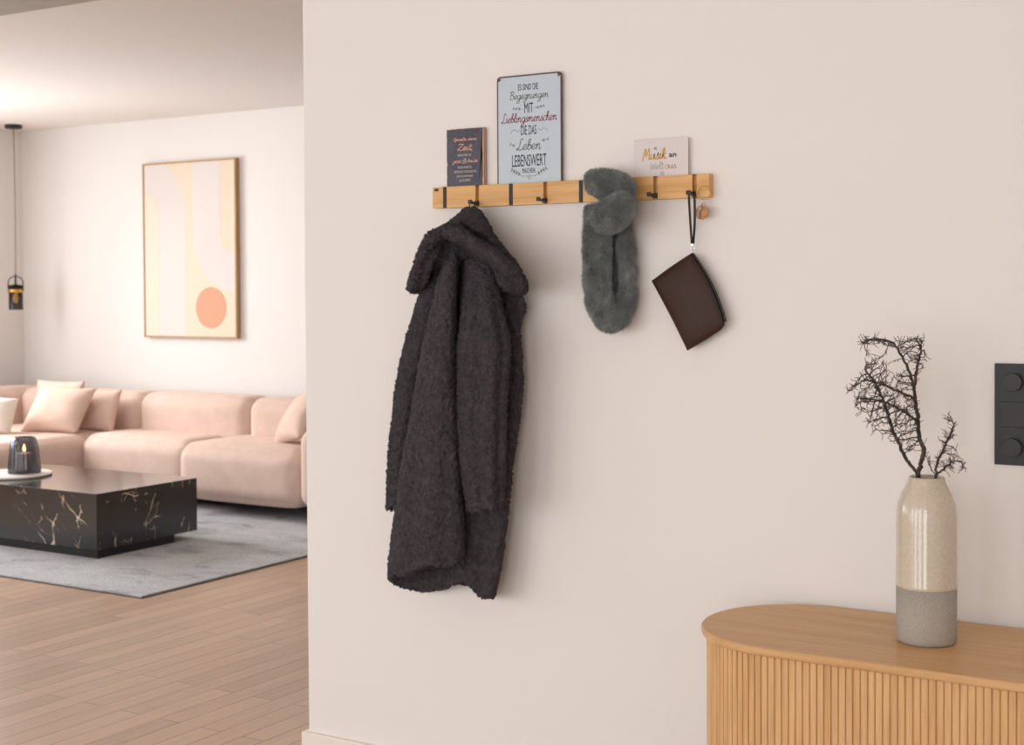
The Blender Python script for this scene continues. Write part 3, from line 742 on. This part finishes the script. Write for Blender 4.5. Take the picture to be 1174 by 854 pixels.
def band(pts, w, t):
    bm = bmesh.new(); P = cr([tuple(p) for p in pts], 5); rings = []
    for i, p in enumerate(P):
        rings.append([bm.verts.new((p[0]+a*w/2, p[1]+b*t/2, p[2]+a*0)) for a, b in ((-1, -1), (1, -1), (1, 1), (-1, 1))])
    for A, B in zip(rings, rings[1:]):
        for q in range(4): bm.faces.new((A[q], A[(q+1) % 4], B[(q+1) % 4], B[q]))
    bm.faces.new(rings[0][::-1]); bm.faces.new(rings[-1]); bmesh.ops.recalc_face_normals(bm, faces=bm.faces[:]); return bm
hx = slots[7]; sp = bmesh.new()
t1 = [W(793.2, 279, BY-.004), W(791.5, 255, BY-.012), (hx-.0015, -.055, 1.588), (hx, -.052, 1.5985), (hx+.003, -.040, 1.5965), (hx+.0035, -.034, 1.586), W(796.5, 255, BY), W(794.8, 279, BY)]
obj('wrist_strap', band(t1, .0055, .0018), M['strap'], bag)

# ------------------------------------------------------------------ keys
kx, kz, ky = wx(806, 221, -.031), wz(806, 221, -.031), -.031
keys = thing('key_ring', 'small key ring with round tan tag hanging at the right end of the coat rack', 'keys', (kx, ky, kz))
bm = bmesh.new(); tube(bm, [(kx+.0155*math.cos(a), ky+.003*math.cos(a), kz+.0165*math.sin(a)) for a in [2*PI*i/40 for i in range(40)]], .0011, 8, closed=True); obj('ring', bm, M['gold'], keys)
bm = bmesh.new()
for i, (dx, dz) in enumerate(((.0, -.019), (.001, -.0245), (-.0005, -.030))):
    tube(bm, [(kx+dx+(.0028 if i % 2 else .0035)*math.cos(a), ky+.002*math.cos(a+i), kz+dz+.0036*math.sin(a)) for a in [2*PI*q/16 for q in range(16)]], .0009, 6, closed=True)
obj('chain', bm, M['chrome'], keys)
tx, tz = wx(804.5, 243.5, -.03), wz(804.5, 243.5, -.03)
bm = bmesh.new()
xf(lathe(bm, [(0, -.0015), (.0165, -.0015), (.0175, 0), (.0165, .0015), (0, .0015)], 0, 0, 40), T(tx, ky+.001, tz) @ R(PI/2, 'X')); obj('round_tag', bm, M['tag'], keys)
bm = bmesh.new()
xf(lathe(bm, [(0, -.001), (.006, -.001), (.006, .001), (0, .001)], 0, .0, 20), R(PI/2, 'X')); box(bm, -.0016, .0016, -.001, .001, -.026, -.004); box(bm, .0012, .0042, -.001, .001, -.025, -.022); box(bm, .0012, .0036, -.001, .001, -.019, -.0165)
xf(bm, T(tx-.003, ky-.004, tz+.010) @ R(.18, 'Y')); obj('key', bm, plain('dark_steel', '6B5A4C', .3, 1), keys, smooth=False)

# ------------------------------------------------------------------ light switch panel
SWX0, SWX1, SWZ0, SWZ1 = 1.974, 2.055, .972, 1.195; scx = (SWX0+SWX1)/2
sw = thing('light_switch_panel', 'black triple wall switch panel with two round dimmer knobs', 'light switch', (scx, -.004, SWZ0))
bm = bx(SWX0, SWX1, -.009, 0, SWZ0, SWZ1, bev=.0015)
obj('frame', bm, M['switch'], sw, smooth=False)
for k_, zc in enumerate((1.155, 1.0835, 1.012)):
    if k_ == 1:
        bm = bx(scx-.028, scx+.028, -.0135, -.009, zc-.028, zc+.028, bev=.0016); xf(bm, T(0, 0, 0)); obj('rocker', bm, M['switch'], sw, smooth=False)
    else:
        o_ = obj('dimmer_plate', bx(scx-.028, scx+.028, -.0108, -.009, zc-.028, zc+.028, bev=.0006), M['switch'], sw, smooth=False)
        kb = bmesh.new(); xf(lathe(kb, [(0, .0), (.0205, .0), (.0205, .013), (.0195, .0145), (0, .0148)], 0, 0, 56), T(scx, -.0108, zc) @ R(PI/2, 'X'))
        o_ = obj('knob', kb, M['switch'], sw)
        o_.data.polygons.foreach_set('use_smooth', [False]*len(o_.data.polygons))

# ------------------------------------------------------------------ sideboard
sbz = .616; bcx, bcy, br_ = 1.62, -.236, .225; bx2 = 2.72
side = thing('sideboard', 'oak sideboard with rounded ends and vertical tambour slats', 'sideboard', (2.17, bcy, 0))
def stadium(r, n=48):
    L = [(bcx+r*math.cos(a), bcy+r*math.sin(a)) for a in np.linspace(PI/2, 3*PI/2, n)]
    return L+[(bx2+r*math.cos(a), bcy+r*math.sin(a)) for a in np.linspace(-PI/2, PI/2, n)]
def slab(levels, n=48):
    bm = bmesh.new(); rings = [[bm.verts.new((x, y, z)) for x, y in stadium(r, n)] for r, z in levels]
    for A, B in zip(rings, rings[1:]):
        for i in range(len(A)): bm.faces.new((A[i], A[(i+1) % len(A)], B[(i+1) % len(A)], B[i]))
    bm.faces.new(rings[0][::-1]); bm.faces.new(rings[-1]); bmesh.ops.recalc_face_normals(bm, faces=bm.faces[:]); return bm
obj('top', slab([(br_-.004, sbz-.018), (br_-.001, sbz-.016), (br_, sbz-.012), (br_, sbz-.003), (br_-.003, sbz)]), M['oaktop'], side, smooth=False)
rs = br_-.012
# tambour: slats follow the whole outline
pitch_ = .0152; straight = bx2-bcx; arc = PI*rs
total = 2*straight+2*arc; ns = int(round(total/pitch_))
def onpath(s, off=0):
    s = s % total; r = rs
    if s < straight: return np.array((bcx+s, bcy-r-off)), np.array((0, -1.))
    s -= straight
    if s < arc: a = -PI/2+s/r; n_ = np.array((math.cos(a), math.sin(a))); return np.array((bx2, bcy))+n_*(r+off), n_
    s -= arc
    if s < straight: return np.array((bx2-s, bcy+r+off)), np.array((0, 1.))
    s -= straight; a = PI/2+s/r; n_ = np.array((math.cos(a), math.sin(a))); return np.array((bcx, bcy))+n_*(r+off), n_
bm = bmesh.new(); z0, z1 = .06, sbz-.018; outl = []
for i in range(ns):
    w = total/ns
    for f_, o_ in ((.07, -.004), (.075, -.0008), (.16, 0), (.5, .0003), (.84, 0), (.925, -.0008), (.93, -.004)):
        outl.append(onpath((i+f_)*w, o_)[0])
a_ = [bm.verts.new((p[0], p[1], z0)) for p in outl]; b_ = [bm.verts.new((p[0], p[1], z1)) for p in outl]
for i in range(len(outl)):
    j = (i+1) % len(outl); bm.faces.new((a_[i], a_[j], b_[j], b_[i]))
obj('tambour_front', bm, M['oakslat'], side, smooth=False)
obj('plinth', slab([(br_-.03, 0), (br_-.03, .06)]), M['dark'], side, smooth=False)
obj('carcass', slab([(br_-.020, .06), (br_-.020, sbz-.018)]), M['dark'], side, smooth=False)

# ------------------------------------------------------------------ vase and branches
vx, vy = 1.8875, -.229
vase = thing('vase', 'tall speckled cream bottle vase with matte grey base, on the sideboard', 'vase', (vx, vy, sbz))
zb_ = .733; rv = .0625
bm = lathe(bmesh.new(), [(rv-.0002, zb_), (rv+.0006, zb_+.001), (rv, zb_+.006), (rv, .872), (rv-.001, .892), (rv-.004, .910), (rv-.010, .926), (.0455, .941), (.0405, .951), (.0385, .958), (.0375, .963), (.0345, .965), (.032, .962), (.031, .955), (.036, .93), (.05, .9), (.054, .86), (.054, .74), (0, .738)], vx, vy, 96)
obj('glazed_body', bm, M['glaze'], vase)
bm = lathe(bmesh.new(), [(0, sbz), (rv-.006, sbz), (rv-.002, sbz+.003), (rv-.0005, sbz+.009), (rv-.0003, zb_+.0005), (0, zb_+.0005)], vx, vy, 96)
obj('base', bm, M['stone'], vase)
def inpoly(p, poly):
    c = False; j = len(poly)-1
    for i in range(len(poly)):
        if (poly[i][1] > p[1]) != (poly[j][1] > p[1]) and p[0] < (poly[j][0]-poly[i][0])*(p[1]-poly[i][1])/(poly[j][1]-poly[i][1])+poly[i][0]: c = not c
        j = i
    return c
def branch(name, label, trunks, polys, natt, seed, rbase, ydep=.05):
    """twigs grown towards scattered points inside the crown's volume"""
    g = random.Random(seed); nodes = []; par = []
    def addn(p, q): nodes.append(np.array(p, float)); par.append(q); return len(nodes)-1
    for start, tr in trunks:
        q = -1 if start is None else min(range(len(nodes)), key=lambda i: np.linalg.norm(nodes[i]-W(*start)))
        for p in cr([tuple(W(x, y, d)) for x, y, d in tr], 8):
            p = np.array(p)+np.array([g.gauss(0, .0007) for _ in range(3)]); q = addn(p, q)
    att = []
    for poly, frac in polys:
        xs = [a for a, b in poly]; ys = [b for a, b in poly]; cnt = 0
        while cnt < natt*frac:
            p = (g.uniform(min(xs), max(xs)), g.uniform(min(ys), max(ys)))
            if inpoly(p, poly): att.append(W(p[0], p[1], vy+g.uniform(-ydep, ydep))); cnt += 1
    att = np.array(att); step = .0052
    for it in range(110):
        if not len(att): break
        Nn = np.array(nodes); d = np.linalg.norm(att[:, None]-Nn[None], axis=2); near = d.argmin(1); dm = d.min(1)
        att2 = dm > .0082; pull = {}
        for k_ in np.nonzero(att2)[0]:
            if dm[k_] < .16: pull.setdefault(near[k_], []).append((att[k_]-Nn[near[k_]])/dm[k_])
        att = att[att2]
        for i, vs in pull.items():
            v = np.sum(vs, axis=0); 
            if par[i] >= 0: pd = nodes[i]-nodes[par[i]]; v = v/np.linalg.norm(v)+.7*pd/(np.linalg.norm(pd)+1e-9)
            v = v+np.array([g.gauss(0, .22) for _ in range(3)]); v = v/np.linalg.norm(v); addn(nodes[i]+v*step, i)
        if len(nodes) > 4200: break
    for i in range(len(nodes)):           # short angular side spurs
        if par[i] >= 0 and nodes[i][2] > sbz+.37 and g.random() < .42:
            d = nodes[i]-nodes[par[i]]; d = d/(np.linalg.norm(d)+1e-9)
            o_ = np.array([g.gauss(0, 1) for _ in range(3)]); o_ -= d*(o_@d); o_ /= np.linalg.norm(o_)
            d = d*.65+o_*.75+np.array((0, 0, .15)); d /= np.linalg.norm(d); q = i
            for k_ in range(g.choice((1, 2, 2, 3, 4))):
                q = addn(nodes[q]+d*.0045, q); d = d+np.array([g.gauss(0, .2) for _ in range(3)]); d /= np.linalg.norm(d)
    ch = [[] for _ in nodes]; tips = [0]*len(nodes)
    for i, p in enumerate(par):
        if p >= 0: ch[p].append(i)
    for i in range(len(nodes)-1, -1, -1):
        tips[i] = sum(tips[c] for c in ch[i]) or 1
        if not ch[i]: tips[i] = 1
    rad = [min(rbase, .00056*t**.325) for t in tips]
    bm = bmesh.new()
    def walk(i):
        st = [(i, None)]
        while st:
            i, p0 = st.pop(); path = [i] if p0 is None else [p0, i]
            while ch[path[-1]]:
                cs = sorted(ch[path[-1]], key=lambda c: -tips[c])
                for c in cs[1:]: st.append((c, path[-1]))
                path.append(cs[0])
            pts = [nodes[k] for k in path]; rr = [rad[k]*(1+.25*g.random()) for k in path]
            if p0 is not None: rr[0] = rr[1]
            e = pts[-1]+(pts[-1]-pts[-2])*.6; pts.append(e); rr.append(.00025)
            tube(bm, pts, rr, 6)
    for i, p in enumerate(par):
        if p < 0: walk(i)
    return tag(obj(name, bm, M['bark'], None), label, 'branch', None)
main_poly = [(1046, 520), (1030, 512), (1008, 497), (988, 478), (968, 447), (980, 436), (990, 420), (988, 410), (1000, 405), (1012, 412), (1025, 425), (1040, 432), (1048, 450), (1054, 480), (1052, 505)]
top_poly = [(1050, 440), (1042, 412), (1028, 400), (1010, 398), (985, 394), (988, 384), (1005, 385), (1022, 392), (1030, 404), (1030, 388), (1040, 383), (1052, 392), (1056, 384), (1063, 396), (1062, 408), (1054, 428)]
vt = [(1052.5, 580, -.229), (1052.5, 547, -.229), (1057, 526, -.232), (1059, 516, -.233), (1053.5, 500, -.236), (1052, 478, -.23), (1049, 458, -.225), (1046, 436, -.23), (1036, 412, -.24), (1023, 393, -.245), (1005, 389, -.24), (989, 392, -.235)]
branch('dried_branch', 'large dark dried twiggy branch leaning left in the vase', [(None, vt), ((1050, 455, -.225), [(1048, 448, -.222), (1050, 432, -.22), (1053, 414, -.218), (1056, 400, -.214), (1050, 388, -.21)]),
    ((1052.5, 547, -.229), [(1050, 540, -.226), (1040, 528, -.21), (1030, 508, -.2), (1022, 488, -.2), (1014, 462, -.205), (1004, 440, -.21), (992, 424, -.215)]),
    ((1049, 458, -.225), [(1046, 455, -.23), (1030, 449, -.25), (1012, 441, -.26), (995, 436, -.262), (976, 443, -.26)]),
    ((1053.5, 490, -.236), [(1050, 482, -.24), (1034, 470, -.25), (1016, 462, -.255), (998, 458, -.25), (984, 456, -.25)])], [(main_poly, .74), (top_poly, .26)], 820, 11, .0046)
sm_poly = [(1072, 542), (1070, 528), (1076, 512), (1082, 500), (1083, 485), (1088, 474), (1094, 484), (1097, 500), (1098, 520), (1106, 536), (1102, 542), (1090, 548), (1080, 540)]
branch('dried_branch', 'small dark dried twig at the right of the vase opening', [(None, [(1071.5, 580, -.229), (1073, 548, -.229), (1073.5, 534, -.231), (1080, 518, -.233), (1088, 502, -.232), (1093, 488, -.23), (1089, 476, -.228)]),
    ((1073, 545, -.229), [(1076, 542, -.228), (1084, 536, -.225), (1093, 529, -.222), (1102, 530, -.22), (1105, 536, -.22)]),
    ((1073, 545, -.229), [(1069, 540, -.229), (1064, 530, -.229), (1061, 520, -.229)])], [(sm_poly, 1)], 150, 5, .0030, .03)

# ------------------------------------------------------------------ living room: rug, table
tag(obj('rug', box(bx(-5.95, -1.99, 1.225, 3.85, .0005, .011, bev=.003, mat=0), -5.955, -1.985, 1.22, 3.855, .0005, .004, mat=1), [M['rug'], M['rugedge']], smooth=False), 'large grey mottled low pile rug under the coffee table', 'rug')
tz = .34; TX0, TX1, TY0, TY1 = -4.12, -2.824, 1.721, 2.424
tb = thing('coffee_table', 'low block coffee table in black marble with pale veins', 'coffee table', (-3.47, 2.07, .011))
obj('block', bx(TX0, TX1, TY0, TY1, .055, tz, bev=.0015), M['marble'], tb, smooth=False)
obj('plinth', bx(TX0+.16, TX1-.01, TY0+.012, TY1-.16, .011, .055), plain('black_plinth', '0D0D0E', .5), tb, smooth=False)
tcx, tcy = -3.77, 1.985
tray = obj('round_tray', lathe(bmesh.new(), [(0, tz), (.185, tz), (.197, tz+.004), (.2, tz+.011), (.196, tz+.016), (.188, tz+.016), (0, tz+.015)], tcx, tcy, 64), M['white'])
tag(tray, 'round white tray on the coffee table', 'tray')
gx, gy = wx(28, 540, 2.02), 2.02; gz = tz+.0155
prof = []
for r, z in ((.083, 0), (.087, .006), (.0865, .03), (.082, .09), (.076, .14), (.070, .17), (.060, .192), (.052, .198)): prof.append((r, gz+z))
inner = [(r-.004, z) for r, z in prof[::-1]][:-1]+[(.078, gz+.008), (0, gz+.008)]
lan = thing('candle_holder', 'smoky ribbed glass lantern on the round tray', 'lantern', (gx, gy, gz))
obj('glass_shade', lathe(bmesh.new(), [(0, gz), (.08, gz)]+prof+inner, gx, gy, 144, rib=lambda a, z: 1+.022*math.cos(24*a)), M['smoke'], lan)
cdl = thing('candle', 'lit cream pillar candle inside the smoky glass lantern', 'candle', (gx, gy, gz+.0085))
c0 = gz+.0085
obj('wax', lathe(bmesh.new(), [(0, c0), (.043, c0), (.044, c0+.003), (.044, c0+.097), (.041, c0+.102), (.02, c0+.100), (0, c0+.100)], gx, gy, 40), M['wax'], cdl)
bm = bmesh.new(); tube(bm, [(gx, gy, c0+.099), (gx+.001, gy, c0+.112)], .0012, 6); obj('wick', bm, M['black'], cdl)
obj('flame', lathe(bmesh.new(), [(0, c0+.108), (.006, c0+.114), (.0085, c0+.122), (.006, c0+.134), (.0025, c0+.145), (0, c0+.152)], gx, gy, 20), M['flame'], cdl)

# ------------------------------------------------------------------ sofa
sofa = thing('corner_sofa', 'large blush pink velvet corner sofa along the far wall', 'sofa', (-4.2, 3.3, .011))
def blk(name, x0, x1, y0, y1, z0, z1, r, puff=(0, 0, 0), mat='sofa', tilt=0, n=11):
    bm = softbox(x1-x0, y1-y0, z1-z0, r, n, puff); xf(bm, T((x0+x1)/2, (y0+y1)/2, (z0+z1)/2) @ R(tilt, 'X'))
    return obj(name, bm, M[mat], sofa)
blk('seat', -3.60, -2.625, 3.03, 3.66, .10, .425, .09, (.0, .02, .022))
blk('seat', -4.56, -3.585, 3.12, 3.66, .10, .425, .09, (.0, .015, .018))
blk('seat', -5.60, -4.535, 1.75, 3.66, .10, .42, .075, (.01, .01, .012))
blk('back_cushion', -3.455, -2.45, 3.50, 3.80, .13, .672, .085, (.0, .02, .01))
blk('back_cushion', -4.425, -3.44, 3.50, 3.80, .13, .672, .085, (.0, .02, .01))
blk('back_cushion', -5.62, -4.41, 3.50, 3.80, .13, .672, .085, (.0, .01, .005))
blk('back_cushion', -5.93, -5.60, 1.75, 3.80, .13, .672, .09, (.01, 0, .005))
blk('armrest', -2.63, -2.40, 3.01, 3.78, .10, .57, .09, (.012, .01, .01))
blk('underframe', -5.85, -2.5, 3.25, 3.74, .055, .14, .01, mat='dark', n=3)
blk('underframe', -5.85, -4.65, 1.85, 3.30, .055, .14, .01, mat='dark', n=3)
for x_, y_ in ((-2.56, 3.29), (-2.56, 3.68), (-4.0, 3.29), (-4.72, 1.92), (-5.78, 1.92), (-5.78, 3.68)):
    obj('foot', lathe(bmesh.new(), [(0, .011), (.022, .011), (.026, .062), (0, .062)], x_, y_, 16), M['dark'], sofa)
def pil(label, x, y, z, w, h, t, rz, tilt, spin=0, mat='cushion', seed=0, name='throw_pillow', shear=0):
    bm = pillow(w, h, t, seed=seed)
    for v in bm.verts: v.co.x += shear*v.co.y
    # stands upright facing -Y, then leaned back by tilt, spun in its plane, turned about Z
    xf(bm, R(rz, 'Z') @ R(PI/2-tilt, 'X') @ R(spin, 'Z')); zmin = min(v.co.z for v in bm.verts); xf(bm, T(x, y, z-zmin))
    return tag(obj(name, bm, M[mat]), label, 'cushion')
st = .425
pil('blush cushion lying nearest in the sofa corner, right of the white pillow', wx(67, 470, 3.16), 3.16, st+.002, .44, .33, .15, .25, .50, .0, seed=1, shear=.16)
pil('blush cushion leaning behind and right of the nearest corner cushion', wx(107, 472, 3.36), 3.36, st-.002, .42, .285, .12, .12, .22, .0, seed=2, shear=.08)
pil('blush cushion peeking above the sofa back in the corner', wx(78, 460, 3.50), 3.43, st+.005, .46, .315, .10, .05, .05, .0, seed=3)
pil('cream white pillow at the left end of the sofa seat', wx(-12, 480, 2.85), 2.85, st-.004, .34, .25, .2, .5, .35, -.1, 'cream', 4)
pil('blush cushion leaning against the right sofa armrest', -2.83, 3.30, st-.004, .40, .36, .15, -.62, .62, .25, seed=5)

# ------------------------------------------------------------------ framed print
PY = YB-.04; px0, px1 = wx(164, 288, PY), wx(270.5, 288, PY); pz0, pz1 = wz(220, 388, PY)+.003, wz(220, 184, PY)
pic = thing('framed_print', 'large framed abstract print of pale arches and an orange disc on the far wall', 'picture', ((px0+px1)/2, YB-.02, pz0))
bm = bmesh.new(); fwid = .012
box(bm, px0, px0+fwid, PY, YB-.002, pz0, pz1, bev=.001); box(bm, px1-fwid, px1, PY, YB-.002, pz0, pz1, bev=.001)
box(bm, px0+fwid, px1-fwid, PY, YB-.002, pz0, pz0+fwid, bev=.001); box(bm, px0+fwid, px1-fwid, PY, YB-.002, pz1-fwid, pz1, bev=.001)
obj('frame', bm, M['oakframe'], pic, smooth=False)
ax0, ax1, az0, az1 = px0+fwid, px1-fwid, pz0+fwid, pz1-fwid; aw, ah = ax1-ax0, az1-az0
bm = bx(ax0, ax1, PY+.006, PY+.02, az0, az1)
def AP(u, v, lift): return (ax0+min(max(u, 0), 1)*aw, PY+.006-lift, az1-min(max(v, 0), 1)*ah)
ar_ = aw/ah
def face(pts, mi, lift):
    f = bm.faces.new([bm.verts.new(AP(u, v, lift)) for u, v in pts]); f.material_index = mi
def ringband(cu, cv, r0, r1, a0, a1, mi, lift, n=24):
    A = np.linspace(a0, a1, n)
    for a, b in zip(A, A[1:]):
        face([(cu+r*math.cos(t), cv-r*ar_*math.sin(t)) for r, t in ((r0, a), (r1, a), (r1, b), (r0, b))], mi, lift)
lf = .0006
ringband(0.0, .285, .0, .16, 0, PI/2, 3, lf); face([(0, .285), (.16, .285), (.16, 1), (0, 1)], 3, lf)
NB = 9
for q in range(NB):                       # nested pale lines of the two arches
    a, b = .165+q*.033, .165+q*.033+.031
    ringband(0, .285, a, b, 0, PI/2, 1, lf); ringband(1.0, .42, a-.01, b-.01, PI, 1.5*PI, 1, lf)
face([(.165, .285), (.46, .285), (.46, 1), (.165, 1)], 1, lf)
face([(.54, 0), (.845, 0), (.845, .42), (.54, .42)], 1, lf)
face([(.735+.165*math.cos(t), .835+.165*ar_*math.sin(t)) for t in np.linspace(0, 2*PI, 48, endpoint=False)], 2, lf*2)
obj('print', bm, [M['art1'], M['art2'], M['art3'], M['art4']], pic, smooth=False)

# ------------------------------------------------------------------ pendant lamp
lx, ly = wx(17.8, 320, 3.62), 3.62
lamp = thing('pendant_lamp', 'small black and brass pendant lamp hanging in the far left corner', 'lamp', (lx, ly, ZC))
obj('canopy', lathe(bmesh.new(), [(0, ZC), (.058, ZC), (.06, ZC-.003), (.06, ZC-.024), (.056, ZC-.027), (0, ZC-.027)], lx, ly, 40), M['black'], lamp)
z1 = wz(19, 316, ly); z0 = wz(19, 355, ly)
bm = bmesh.new(); tube(bm, [(lx+.006*math.sin(t*PI), ly, (ZC-.026)*(1-t)+z1*t) for t in np.linspace(0, 1, 16)], .0045, 8); obj('cable', bm, M['cord'], lamp)
hh = z1-z0; rt_ = .048; zc = z0+hh*.55
bm = bmesh.new()
ang = yaw
dx_, dy_ = math.cos(ang), math.sin(ang)
arch = [(lx+dx_*rt_*1.12*math.cos(t), ly+dy_*rt_*1.12*math.cos(t), z0+hh*.78+.05*math.sin(t)) for t in np.linspace(0, PI, 18)]
tube(bm, [(lx+dx_*rt_*1.12, ly+dy_*rt_*1.12, zc)]+arch+[(lx-dx_*rt_*1.12, ly-dy_*rt_*1.12, zc)], .004, 8); tube(bm, [(lx, ly, z1+.01), (lx, ly, z0+hh*.72)], .007, 10); 
xf(lathe(bmesh.new(), [(0, 0)], 0, 0, 4), Matrix.Identity(4)).free()
lathe(bm, [(0, z0+hh*.74), (.022, z0+hh*.74), (.022, z0+hh*.5), (0, z0+hh*.5)], lx, ly, 20)
obj('bracket', bm, M['black'], lamp)
obj('brass_band', lathe(bmesh.new(), [(rt_+.002, zc-.012), (rt_+.005, zc-.011), (rt_+.005, zc+.011), (rt_+.002, zc+.012)], lx, ly, 40), M['gold'], lamp)
obj('glass_shade', lathe(bmesh.new(), [(rt_, z0), (rt_, z0+hh*.72), (rt_-.002, z0+hh*.72), (rt_-.002, z0)], lx, ly, 40), M['lampglass'], lamp)
bm = bmesh.new()
for q in range(16):
    a = 2*PI*q/16; tube(bm, [(lx+rt_*math.cos(a), ly+rt_*math.sin(a), z0), (lx+rt_*math.cos(a), ly+rt_*math.sin(a), z0+hh*.72)], .0011, 5)
for zz in np.linspace(z0, z0+hh*.72, 12): tube(bm, [(lx+rt_*math.cos(a), ly+rt_*math.sin(a), zz) for a in [2*PI*i/28 for i in range(28)]], .0011, 5, closed=True)
obj('wire_cage', bm, M['black'], lamp)
obj('bulb', lathe(bmesh.new(), [(0, z0+hh*.18), (.014, z0+hh*.22), (.02, z0+hh*.32), (.012, z0+hh*.46), (.01, z0+hh*.52), (0, z0+hh*.52)], lx, ly, 20), M['bulb'], lamp)

# ------------------------------------------------------------------ light
def area(name, loc, dirv, sx, sy, power, col):
    L = bpy.data.lights.new(name, 'AREA'); L.shape = 'RECTANGLE'; L.size = sx; L.size_y = sy; L.energy = power; L.color = col
    o = bpy.data.objects.new(name, L); C.objects.link(o); o.location = loc
    o.rotation_euler = Vector(dirv).to_track_quat('-Z', 'Y').to_euler(); return o
DAY = (.985, .99, 1.0)
for i, (a, b) in enumerate(left_holes):
    e = (9, 14, 22, 32, 46)[i]
    l_ = area('window_daylight', (XL+.02, (a+b)/2, 1.6), (1, -.12, -.32) if i == 4 else (1, 0, -.12), b-a, 1.45, e, DAY)
    if i == 4:
        l_.data.spread = math.radians(125)
        area('window_skylight', (XL+.03, (a+b)/2, 1.6), (1, 0, -.05), b-a, 1.45, 36, DAY)
for i, (a, b) in enumerate(front_holes):
    e = (24, 30, 34, 31, 42)[i]  # last value powers the fill lamp in the added rightmost opening
    area('window_daylight', ((a+b)/2, YF+.02, 1.22), (0, 1, -.03), b-a, 2.2, e, DAY)
w = bpy.data.worlds.new('world'); sc.world = w; w.use_nodes = True
w.node_tree.nodes['Background'].inputs[0].default_value = (.92, .95, 1, 1); w.node_tree.nodes['Background'].inputs[1].default_value = 1.5
sc.view_settings.view_transform = 'Standard'; sc.view_settings.look = 'None'; sc.view_settings.gamma = 1; sc.view_settings.exposure = 0; sc.view_settings.use_curve_mapping = False
sc.cycles.use_denoising = True; sc.cycles.max_bounces = 10; sc.cycles.diffuse_bounces = 6; sc.cycles.transparent_max_bounces = 12
sc.cycles.sample_clamp_indirect = 4
